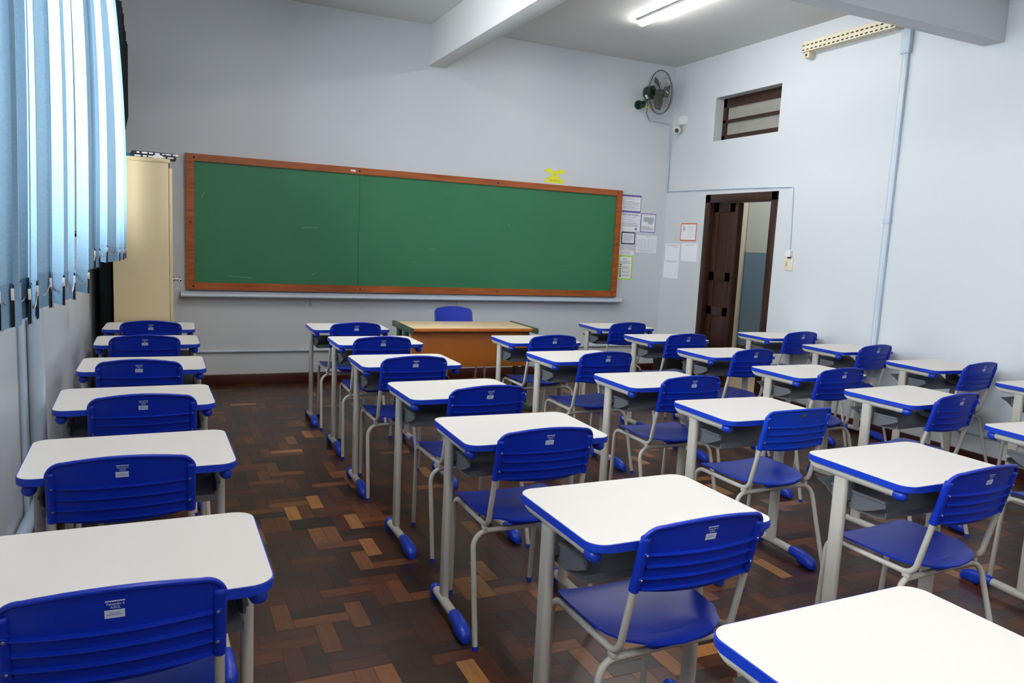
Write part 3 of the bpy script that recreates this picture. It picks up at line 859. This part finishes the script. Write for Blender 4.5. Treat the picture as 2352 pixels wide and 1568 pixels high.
        MB().lathe([(0, 0), (.0112, 0), (.0117, .012), (.0104, .018)], (s * .253, -.006, 0), (0, 0, 1), 14).obj('foot_cap', M_EDGE, rl_)
        MB().box(s * .190 - .008, s * .190 + .008, .09, .118, .416, .430, .003).obj('weld', M_TUBE, t)
    return t

desk0, chair0, chairB = make_desk(), make_chair(), make_chair(True)
FILE = {'A': 'file beside the window blinds', 'B': 'second file from the windows', 'C': 'middle file of desks', 'D': 'fourth file from the windows', 'E': 'file along the door wall'}
ORD = ['nearest the chalkboard', 'second from the chalkboard', 'third from the chalkboard', 'fourth from the chalkboard', 'fifth from the chalkboard', 'sixth from the chalkboard', 'seventh from the chalkboard']
first = True
DESKS['A7'] = (-.10, .962, 0.5)
CHAIRS['D6'] = (3.742, 1.680, 2.0)
CHAIRS['E4'] = (5.10, 2.530, 1.0)
NEED = -.262                                       # how far the chair's back stands behind the desk's centre line
for k in CHAIRS:
    x, y, a = CHAIRS[k]; X, Y, A = DESKS[k]
    c, s = math.cos(R(-A)), math.sin(R(-A))
    ly = s * (x - X) + c * (y - Y) + .2 * abs(math.sin(R(a - A)))
    if ly > NEED:
        e = ly - NEED
        CHAIRS[k] = (x, y - .6 * e, a); DESKS[k] = (X, Y + .4 * e, A)
for key, (x, y, a) in DESKS.items():
    d = desk0 if first else copy_tree(desk0); first = False
    fi, n = key[0], int(key[1]) - 1
    rot = a + (180 if key == 'D6' else 0)
    d.location = (x, y, 0); d.rotation_euler = (0, 0, R(rot))
    d['group'] = 'white student desks with blue edges'
    d['label'] = 'white desk with blue edge, %s, %s' % (ORD[n], FILE[fi])
    if key == 'D6': d['label'] = 'white blue-edged desk turned backwards at the right edge, last of the fourth file'
    if key == 'A7': d['label'] = 'white desk just peeking in at the bottom edge, last of the window file'
    if key == 'B7': d['label'] = 'large foreground white desk at the bottom right, last of the second file'
used = False
for key, (x, y, a) in CHAIRS.items():
    if key == 'C4': c = chairB
    elif not used: c = chair0; used = True
    else: c = copy_tree(chair0)
    fi, n = key[0], int(key[1]) - 1
    c.location = (x, y, 0); c.rotation_euler = (0, 0, R(a))
    c['group'] = 'blue student chairs'
    c['label'] = 'blue chair tucked under the desk %s, %s' % (ORD[n], FILE[fi])
    if key == 'C4': c['label'] = 'brighter blue chair with a straighter top and small grey sticker, middle file'
    if key == 'D6': c['label'] = 'blue chair seat showing under the backwards desk at the right edge'
tc = copy_tree(chair0); tc.location = (2.615, 7.02, 0); tc.rotation_euler = (0, 0, R(180 - 2))
tc['label'] = "blue chair behind the teacher's desk, facing the class"; tc['group'] = 'blue student chairs'

# ------------------------------------------------------------------ teacher's desk
td = thing('teacher_desk', "orange-brown teacher's desk with dark green steel ends below the chalkboard", 'desk', (2.42, 6.19, 0), R(-1.5))
MB().box(-.55, .55, -.25, .27, .727, .75, .004).obj('desktop', M_DESKTOP, td)
MB().box(-.55, .55, -.262, -.2502, .722, .749, .003).obj('front_edge', M_DESKWOOD, td)
MB().box(-.535, .535, -.17, -.152, .40, .722, .002).obj('modesty_panel', M_DESKWOOD, td)
for s in (-1, 1):
    MB().box(s * .567 - .016, s * .567 + .016, -.30, .30, .707, .754, .004).obj('end_rail', M_GREEN_STEEL, td)
    MB().box(s * .56 - .02, s * .56 + .02, -.12, -.05, .05, .707, .004).obj('leg', M_GREEN_STEEL, td)
    MB().box(s * .56 - .02, s * .56 + .02, .10, .15, .05, .707, .004).obj('leg', M_GREEN_STEEL, td)
    MB().box(s * .56 - .024, s * .56 + .024, -.26, .27, .0, .05, .006).obj('foot', M_GREEN_STEEL, td)

# ------------------------------------------------------------------ cabinet in the corner
cab = thing('steel_cabinet', 'tall beige steel cabinet in the window corner beside the chalkboard', 'cabinet', (-.145, 6.90, 0))
MB().box(-.195, .186, -.57, .57, .02, 1.965, .004).obj('body', M_CAB, cab)
MB().box(-.197, .199, -.574, .574, 1.955, 1.985, .004).obj('top_lip', M_CAB, cab)
MB().box(-.19, .18, -.56, .56, 0, .03).obj('plinth', M_BLACK, cab)
for s in (-1, 1):
    y0, y1 = (-.562, -.004) if s < 0 else (.004, .562)
    dr_ = MB().box(.187, .212, y0, y1, .06, 1.92, .004).obj('door', M_CAB, cab)
    yy = -.075 if s < 0 else .075
    hb = MB(); hb.lathe([(0, 0), (.018, 0), (.018, .012), (.009, .016), (.009, .05), (.014, .054), (.014, .066), (0, .068)], (.212, yy, 1.055), (1, 0, 0), 14)
    hb.box(.255, .268, yy - .012, yy + .055, 1.03, 1.05, .003)
    hb.obj('handle', M_CHROME, dr_)
bl = thing('folder', 'bright blue folder lying on top of the beige cabinet', 'folder', (-.20, 6.78, 1.986), R(4))
MB().box(-.115, .115, -.16, .16, 0, .045, .006).obj('cover', mat('bright_blue_card', srgb(40, 140, 205), .5), bl)
M_BOOKDARK = mat('black_and_white_book_spine', srgb(30, 30, 34), .5, var=.2, scale=30)
for k, (nm_l, z0, w_, rot) in enumerate((('black book with white spine lettering, lower one on the cabinet', 0, .165, 2), ('black book with pale cover edge, upper one on the cabinet', .023, .155, 5))):
    bk = thing('book', nm_l, 'book', (-.055, 6.47, 1.986 + z0), R(rot), 'books on the beige cabinet')
    MB().box(-w_, w_ * .9, -.10, .10, .0, .022, .002).obj('cover', M_BOOKDARK, bk)
    MB().box(-w_ + .004, w_ * .9 + .001, -.096, .101, .004, .018).obj('pages', M_PAPER, bk)
    sp = MB(); rr = random.Random(k)
    u = -w_ + .03
    while u < w_ * .8:
        L = rr.uniform(.012, .045); sp.face([(u, -.1005, .006), (u + L, -.1005, .006), (u + L, -.1005, .016), (u, -.1005, .016)]); u += L + rr.uniform(.006, .02)
    sp.obj('spine_bars', M_PAPER, bk)
bw_ = thing('bag', 'small crumpled clear plastic bag beside the books on the cabinet', 'bag', (-.03, 6.352, 1.986))
mb = MB(); mb.lathe([(0, 0), (.034, 0), (.038, .008), (.028, .018), (.012, .025), (0, .027)], (0, 0, 0), (0, 0, 1), 11)
rr = random.Random(5)
for v in mb.bm.verts: v.co += Vector((rr.uniform(-.004, .004), rr.uniform(-.003, .003) - 0.0, rr.uniform(0, .002)))
for v in mb.bm.verts: v.co.y *= .35
mb.obj('bag_body', M_WHITEP, bw_, 25)

# dark curtain gathered in the corner between window wall and cabinet
cu = thing('blackout_curtain', 'dark navy curtain gathered in the corner behind the window blinds', 'curtain', (XL, 6.95, 0))
mb = MB(); cols = []
n = 60
for j in range(26):
    zz = .06 + 3.06 * j / 25
    wx = .085 if zz < 2.0 else .085 + .11 * min(1, (zz - 2.0) / .35)
    row = []
    for k in range(n + 1):
        s = k / n
        row.append(mb.bm.verts.new((.03 + wx * (.5 + .5 * math.sin(2 * PI * 9 * s + .6 * math.sin(zz))) + .02, -.42 + .98 * s + .012 * math.sin(7 * s + zz), zz - (0.16 * s if j == 25 else 0))))
    cols.append(row)
for A, B in zip(cols, cols[1:]):
    for k in range(n): mb.bm.faces.new([A[k], A[k + 1], B[k + 1], B[k]])
mb.obj('curtain_cloth', M_DARKCLOTH, cu, 60)
MB().tube([(.12, -.5, 3.13), (.12, .62, 3.13)], .012).obj('curtain_rod', M_WHITEP, cu)

# ------------------------------------------------------------------ vertical blinds
def blind(label, slats, zfun, ya, yb, seed):
    t = thing('vertical_blind', label, 'blind', (XL, 0, 0), 0, 'vertical blinds at the windows')
    MB().box(.15, .21, ya, yb, 3.085, 3.125, .004).obj('head_rail', M_WHITEP, t)
    rr = random.Random(seed); W = .115; ends = []
    for (y, deg) in slats:
        z0 = zfun(y); zb = z0 + rr.uniform(-.008, .008); tw = rr.uniform(-5, 5)
        def xc(zz, z0=z0):
            s = (zz - z0) / (3.08 - z0)
            return .240 - .045 * s + .03 * math.sin(PI * s)
        def pt(u, zz, off=0.0, y=y, deg=deg, tw=tw, z0=z0):
            s = (zz - z0) / (3.08 - z0)
            a = R(deg + tw * s); d = Vector((math.cos(a), math.sin(a), 0)); nrm = Vector((-d.y, d.x, 0))
            p = Vector((xc(zz), y, zz)) + d * u * W + nrm * (off + .006 * (1 - (2 * u) ** 2))
            return p
        mb = MB(); rows = []
        for j in range(15):
            zz = zb + .080 + (3.085 - zb - .080) * j / 14
            rows.append([mb.bm.verts.new(pt(-.5 + k / 6, zz)) for k in range(7)])
        for A, B in zip(rows, rows[1:]):
            for k in range(6): mb.bm.faces.new([A[k], A[k + 1], B[k + 1], B[k]])
        sl = mb.obj('slat', M_SLAT, t, 80)
        mb = MB()
        for off in (-.0035, .0035):
            r0 = [mb.bm.verts.new(pt(-.5 + k / 6, zb, off)) for k in range(7)]
            r1 = [mb.bm.verts.new(pt(-.5 + k / 6, zb + .082, off * .6)) for k in range(7)]
            for k in range(6): mb.bm.faces.new([r0[k], r0[k + 1], r1[k + 1], r1[k]])
        mb.obj('hem', M_HEM, sl, 80)
        mb = MB(); a = [mb.bm.verts.new(pt(-.5 + k / 6 + (-.012 if k == 0 else .012 if k == 6 else 0), zb + .002, -.0014)) for k in range(7)]
        b = [mb.bm.verts.new(pt(-.5 + k / 6 + (-.012 if k == 0 else .012 if k == 6 else 0), zb + .066, -.0014)) for k in range(7)]
        c = [mb.bm.verts.new(pt(-.5 + k / 6 + (-.012 if k == 0 else .012 if k == 6 else 0), zb + .002, .0014)) for k in range(7)]
        d = [mb.bm.verts.new(pt(-.5 + k / 6 + (-.012 if k == 0 else .012 if k == 6 else 0), zb + .066, .0014)) for k in range(7)]
        for k in range(6):
            for q in ((a[k], a[k + 1], b[k + 1], b[k]), (c[k], d[k], d[k + 1], c[k + 1]), (a[k], c[k], c[k + 1], a[k + 1]), (b[k], b[k + 1], d[k + 1], d[k])): mb.bm.faces.new(q)
        for q in ((a[0], b[0], d[0], c[0]), (a[6], c[6], d[6], b[6])): mb.bm.faces.new(q)
        mb.obj('weight', M_BLACK, sl)
        for u in (-.515, .515):
            p = pt(u, zb + .062); MB().box(p.x - .0025, p.x + .0025, p.y - .0025, p.y + .0025, p.z - .010, p.z + .012, .001).obj('chain_clip', M_WHITEP, sl)
        e = sorted([pt(-.515, zb + .062), pt(.515, zb + .062)], key=lambda p: p.x)
        ends.append((y, e))
    ends.sort(key=lambda q: q[0])
    for side in (0, 1):
        mb = MB()
        for (ya_, ea), (yb_, eb) in zip(ends, ends[1:]):
            A, B = ea[side], eb[side]
            L = (B - A).length; sag = .022 + .18 * max(0, .14 - L)
            mb.tube([A.lerp(B, k / 8) - Vector((0, 0, sag * 4 * (k / 8) * (1 - k / 8))) for k in range(9)], .0016, 5)
        mb.obj('bead_chain', M_SCREW, t)
    return t
near = [(1.641, 84.0), (1.711, -86.0), (1.771, 86.0), (1.845, -78.0), (1.925, -75.0), (2.082, 82.0), (2.18, -80.0), (2.332, -68.0), (2.492, 86.0), (2.643, -73.0), (3.033, -66.0)]
far = [(3.314, 83.0), (3.514, -80.0), (3.705, -76.0), (4.075, -70.0), (4.416, 84.0), (4.686, 85.0), (4.967, 84.0), (5.337, -75.0), (5.838, -74.0), (6.20, -76.0)]
b1 = blind('pale blue vertical blind with hanging slats over the nearer window', near, lambda y: 1.293 - .037 * (y - 1.64), 1.5, 3.15, 3)
mb = MB(); mb.tube([(.235, 1.33, 1.29), (.24, 1.31, 1.24), (.24, 1.29, 1.20)], .0014, 5); mb.obj('pull_cord', M_SCREW, b1)
MB().box(.232, .246, 1.25, 1.30, 1.105, 1.155, .005).obj('cord_weight', M_BLACK, b1)
MB().box(.236, .243, 1.286, 1.294, 1.155, 1.20, .002).obj('cord_clip', M_WHITEP, b1)
b2 = blind('pale blue vertical blind over the farther window, next to the beige cabinet', far, lambda y: 1.315 - .025 * (y - 3.33), 3.2, 6.3, 8)

# ------------------------------------------------------------------ wall fan
fd = Vector((math.cos(R(293)), math.sin(R(293)), -.06)).normalized()
FC = Vector((5.145, 7.375, 3.262))
fan = thing('wall_fan', 'round dark green wall fan with wire grille, high in the corner', 'fan', FC)
q = Vector((0, 0, 1)).rotation_difference(fd).to_matrix().to_4x4()
g = MB(); RR = .238
prof_f = [(.06, .075), (.12, .074), (.18, .062), (.222, .036), (RR, .0)]
prof_b = [(.075, -.085), (.13, -.082), (.19, -.066), (.225, -.036), (RR, .0)]
for prof, nn, tw in ((prof_f, 54, .25), (prof_b, 54, -.2)):
    for k in range(nn):
        a0 = 2 * PI * k / nn
        g.tube([(r * math.cos(a0 + tw * (1 - r / RR)), r * math.sin(a0 + tw * (1 - r / RR)), h) for r, h in prof], .0011, 4, cap=False)
for r, h, tr in ((RR, 0, .0042), (.150, .0695, .0016), (.06, .075, .002), (.150, -.078, .0016), (.075, -.085, .002)):
    g.tube([(r * math.cos(2 * PI * k / 48), r * math.sin(2 * PI * k / 48), h) for k in range(48)], tr, 6, closed=True)
bmesh.ops.transform(g.bm, matrix=q, verts=g.bm.verts[:]); g.obj('grille', M_WIRE, fan)
def fpart(mb, name, m): bmesh.ops.transform(mb.bm, matrix=q, verts=mb.bm.verts[:]); return mb.obj(name, m, fan)
fpart(MB().lathe([(0, .083), (.05, .082), (.056, .077), (.056, .072), (0, .071)], seg=24), 'centre_badge', M_BLADE)
mb = MB(); mb.box(-.026, .026, -.006, .006, .0832, .0845); bmesh.ops.transform(mb.bm, matrix=q, verts=mb.bm.verts[:]); mb.obj('badge_stripe', M_WHITEP, fan)
mb = MB(); mb.lathe([(0, .05), (.03, .045), (.034, .0), (.03, -.04), (0, -.04)], seg=16)
fpart(mb, 'blade_hub', M_BLADE)
for k in range(3):
    mb = MB(); a0 = 2 * PI * k / 3 + .5; rows = []
    for i in range(9):
        r = .03 + .165 * i / 8; wd = .022 + .040 * math.sin(PI * min(1, .15 + .75 * i / 8)); pit = R(32 - 14 * i / 8); sw = .35 * (i / 8) ** 1.5
        row = []
        for jj in (-1, -.5, 0, .5, 1):
            u, h = wd * jj * math.cos(pit), wd * jj * math.sin(pit) + .006 * (1 - jj * jj)
            c, s_ = math.cos(a0 + sw), math.sin(a0 + sw)
            row.append((r * c - u * s_, r * s_ + u * c, h))
        rows.append(row)
    for dz in (0, .003):
        vv = [[mb.bm.verts.new((x, y, z_ + dz)) for x, y, z_ in row] for row in rows]
        for A, B in zip(vv, vv[1:]):
            for i in range(4): mb.bm.faces.new([A[i], A[i + 1], B[i + 1], B[i]])
    fpart(mb, 'blade', M_BLADE)
mb = MB(); mb.lathe([(0, -.085), (.060, -.088), (.074, -.10), (.076, -.165), (.066, -.195), (.03, -.21), (0, -.212)], seg=24)
mo = fpart(mb, 'motor', M_FANGREEN)
mb = MB(); mb.box(-.028, .022, -.0795, -.0755, -.16, -.125); bmesh.ops.transform(mb.bm, matrix=q @ Matrix.Rotation(R(-20), 4, 'Z'), verts=mb.bm.verts[:]); mb.obj('rating_plate', M_PAPER, mo)
L = lambda x, y, z_: Vector((x, y, z_)) - FC
mb = MB(); mb.lathe([(0, 0), (.05, 0), (.052, .018), (.046, .03), (0, .034)], L(5.02, 7.628, 3.142), (0, -1, 0), 20)
mb.lathe([(0, -.042), (.03, -.03), (.042, 0), (.03, .03), (0, .042)], L(5.03, 7.555, 3.140), (0, 0, 1), 18)
mb.tube([L(5.03, 7.59, 3.14), L(5.035, 7.555, 3.14), L(5.075, 7.52, 3.215)], .018, 12)
mb.obj('wall_bracket', M_FANGREEN, fan)
mb = MB(); mb.tube([L(5.06, 7.50, 3.20), L(5.085, 7.53, 3.12), L(5.12, 7.59, 3.05), L(5.185, 7.615, 2.985)], .004, 6); mb.obj('power_cord', M_WIRE, fan)
MB().box(*[v for p in zip(L(5.085, 7.525, 3.105), L(5.115, 7.545, 3.125)) for v in p]).obj('cord_tag', M_YELLOW, fan)

# ------------------------------------------------------------------ camera, switches, conduits
cam_ = thing('security_camera', 'small white dome security camera with junction box in the corner', 'camera', (XR, 7.38, 2.87))
MB().box(-.06, -.001, -.055, .055, .07, .165, .006).obj('junction_box', M_WHITEP, cam_)
mb = MB(); mb.lathe([(0, 0), (.004, 0), (.004, .002), (0, .002)], (-.061, -.03, .145), (-1, 0, 0), 8); mb.obj('indicator', M_INK_DARK, cam_)
mb = MB(); mb.lathe([(.0, .045), (.025, .04), (.042, .02), (.046, 0), (.042, -.02), (.025, -.04), (0, -.046)], (-.065, .055, .012), (0, 0, 1), 18); mb.obj('camera_ball', M_WHITEP, cam_)
mb = MB(); mb.lathe([(0, 0), (.024, 0), (.022, .012), (.016, .013), (0, .008)], (-.065 + -.028, .055 - .026, .004), (-.8, -.72, -.12), 16); mb.obj('lens', M_BLACK, cam_)
MB().tube([(-.02, .05, .08), (-.04, .058, .05), (-.06, .056, .035)], .006, 8).obj('mount_arm', M_WHITEP, cam_)

def conduit(label, parts, name='cable_conduit'):
    t = thing(name, label, 'conduit', parts[0][0][0])
    o = Vector(parts[0][0][0])
    for pts, r in parts:
        MB().tube([Vector(p) - o for p in fillet(pts, .02)[0]] if len(pts) > 2 else [Vector(p) - o for p in pts], r, 10).obj('tube', M_CONDUIT, t)
    return t
conduit('thin painted conduit from the wall fan down the corner and over the door', [([(5.19, YB - .008, 2.982), (5.49, YB - .008, 2.972), (5.51, YB - .012, 2.19)], .007),
        ([(XR - .008, YB - .02, 2.19), (XR - .008, 6.4, 2.175), (XR - .008, 5.60, 2.155), (XR - .008, 5.565, 1.56)], .007)])
sw = thing('light_switch', 'beige light switch plate under a white box beside the door', 'switch', (XR, 5.57, 1.355))
MB().box(-.010, 0, -.055, .055, 0, .118, .003).obj('plate', M_CREAM, sw)
MB().box(-.014, -.010, .008, .034, .035, .083, .002).obj('rocker', mat('aged_cream', srgb(196, 184, 150), .5), sw)
mb = MB(); mb.lathe([(0, 0), (.014, 0), (.013, .003), (0, .003)], (-.010, -.024, .06), (-1, 0, 0), 16); mb.obj('socket_face', M_WHITEP, sw)
MB().box(-.04, 0, -.038, .022, .128, .19, .005).obj('relay_box', M_WHITEP, sw)
MB().box(-.03, 0, -.024, .0, .115, .13, .002).obj('grommet', M_BLACK, sw)

tr = thing('trunking', 'tall vertical cable trunking on the right wall below the slotted rail', 'trunking', (XR, 4.50, 0))
MB().box(-.03, 0, -.028, .028, .50, 3.17, .003).obj('channel', M_CONDUIT, tr)
MB().box(-.032, -.030, -.004, .004, .55, 3.15, .001).obj('cover_seam', M_WHITEP, tr)
MB().box(-.045, 0, -.042, .042, 3.17, 3.36, .005).obj('top_box', M_CONDUIT, tr)
MB().box(-.040, 0, -.034, .034, 1.80, 1.84, .003).obj('joint_cover', M_CONDUIT, tr)
MB().box(-.05, 0, -.05, .05, .40, .50, .004).obj('outlet_box', M_WHITEP, tr)
mb = MB(); mb.lathe([(0, 0), (.008, 0), (.008, .001), (0, .001)], (-.0505, -.02, .44), (-1, 0, 0), 10); mb.obj('outlet_hole', M_BLACK, tr)

def slotted_rail(label, y0, y1, z0, z1, endbox=True):
    t = thing('slotted_rail', label, 'rail', (XR, y0, z0), 0, 'slotted white rails on the right wall')
    L_ = y1 - y0; h = z1 - z0; dep = .10
    mb = MB(); n = max(2, int(L_ / .05))
    def plate(fn):
        for b0, b1 in ((0, .16), (.28, .58), (.70, 1.0)): mb.box(*fn(0, L_, b0, b1))
        for k in range(n):
            a = L_ * k / n
            for b0, b1 in ((.16, .28), (.58, .70)): mb.box(*fn(a, a + L_ / n * .42, b0, b1))
    plate(lambda a, b, c, d_: (-dep, -dep + .002, a, b, c * h, d_ * h))
    plate(lambda a, b, c, d_: (-dep * (1 - c) if False else -dep + dep * .8 * c, -dep + dep * .8 * d_, a, b, 0, .002))
    mb.obj('perforated_channel', M_CREAM, t)
    MB().box(-.012, 0, 0, L_, h * .1, h, .001).obj('back_plate', M_BLACK, t)
    MB().box(-dep, 0, 0, L_, h, h + .002).obj('top_plate', M_CREAM, t)
    for a in (0, L_ - .003): MB().box(-dep, 0, a, a + .003, 0, h).obj('end_plate', M_CREAM, t)
    if endbox:
        e = MB().box(-.085, 0, L_ - .075, L_ - .005, -.05, -.001, .004).obj('end_box', M_CREAM, t)
        MB().box(-.087, -.084, L_ - .055, L_ - .03, -.036, -.016).obj('opening', M_INK_DARK, e)
    return t
slotted_rail('long cream slotted rail high on the right wall above the trunking', 4.56, 5.56, 3.375, 3.465)
slotted_rail('end of a cream slotted rail at the top right edge, before the cross beam', 2.60, 3.68, 3.375, 3.465, False)

def run(name, label, pts, r, clips=()):
    t = thing(name, label, 'pipe', pts[0]); o = Vector(pts[0])
    MB().tube([Vector(p) - o for p in pts], r, 14).obj('tube', M_CONDUIT, t)
    for c in clips:
        p = Vector(c) - o
        MB().box(p.x - .02, p.x + .022, p.y - .012, p.y + .012, p.z - r - .012, p.z + r + .012, .003).obj('clip', M_WHITEP, t)
        MB().box(p.x - .006, p.x + .02, p.y - .009, p.y + .009, p.z + r + .012, p.z + r + .024, .002).obj('clip_screw', M_BLACK, t)
    return t
run('wall_pipe', 'pale horizontal pipe low on the front wall under the board', [(.10, YB - .012, .325), (5.40, YB - .012, .325)], .0125)
run('wall_pipe', 'pale horizontal pipe low on the right wall behind the desks', [(XR - .02, 1.0, .25), (XR - .02, 4.44, .25)], .021)
run('wall_pipe', 'pale vertical pipe on the window wall below the blinds', [(XL + .03, 3.52, .0), (XL + .03, 3.52, 1.38)], .03)
run('wall_pipe', 'thin vertical pipe beside the thicker one on the window wall', [(XL + .012, 3.30, .0), (XL + .012, 3.30, 1.38)], .010)
run('wall_pipe', 'pale low pipe with clips along the foot of the window wall', [(XL + .03, .5, .36), (XL + .03, 3.45, .36)], .024, clips=[(XL + .03, 2.58, .36), (XL + .03, 2.93, .36)])

bn = thing('waste_bin', 'black bin in the corner in front of the dark door', 'bin', (5.24, 6.98, 0))
mb = MB(); mb.prism(rrect(.26, .26, .05, 5), lambda u, v, dd: (u * (1 + .12 * (dd > .1)), v * (1 + .12 * (dd > .1)), dd), 0, .47)
mb.obj('body', M_BLACK, bn)
mb = MB(); mb.prism(rrect(.31, .31, .06, 5), lambda u, v, dd: (u, v, dd), .47, .495); mb.obj('rim', M_BLACK, bn)

# ------------------------------------------------------------------ sky, camera, view
SKY = 14.0
w = bpy.data.worlds.new('sky'); S.world = w; w.use_nodes = True
bg = w.node_tree.nodes['Background']
bg.inputs['Color'].default_value = (.88, .95, 1.0, 1); bg.inputs['Strength'].default_value = SKY

cd = bpy.data.cameras.new('camera'); co = bpy.data.objects.new('camera', cd); COL.objects.link(co)
cd.sensor_width = 36.0; cd.lens = 26.4855; cd.clip_start = .05
right, up, fwd = Vector(CAM_R), Vector(CAM_U), Vector(CAM_F)
co.matrix_world = Matrix(((right.x, up.x, -fwd.x, 0), (right.y, up.y, -fwd.y, 0), (right.z, up.z, -fwd.z, 1.4917), (0, 0, 0, 1)))
S.camera = co
EXPO = 0.48
S.view_settings.view_transform = 'Standard'; S.view_settings.look = 'None'
S.view_settings.gamma = 1.0; S.view_settings.use_curve_mapping = False
S.view_settings.exposure = EXPO
S.cycles.use_denoising = True
S.cycles.max_bounces = 7; S.cycles.diffuse_bounces = 4; S.cycles.glossy_bounces = 3; S.cycles.transmission_bounces = 4; S.cycles.transparent_max_bounces = 8
S.cycles.caustics_reflective = False; S.cycles.caustics_refractive = False
S.cycles.sample_clamp_indirect = 6.0
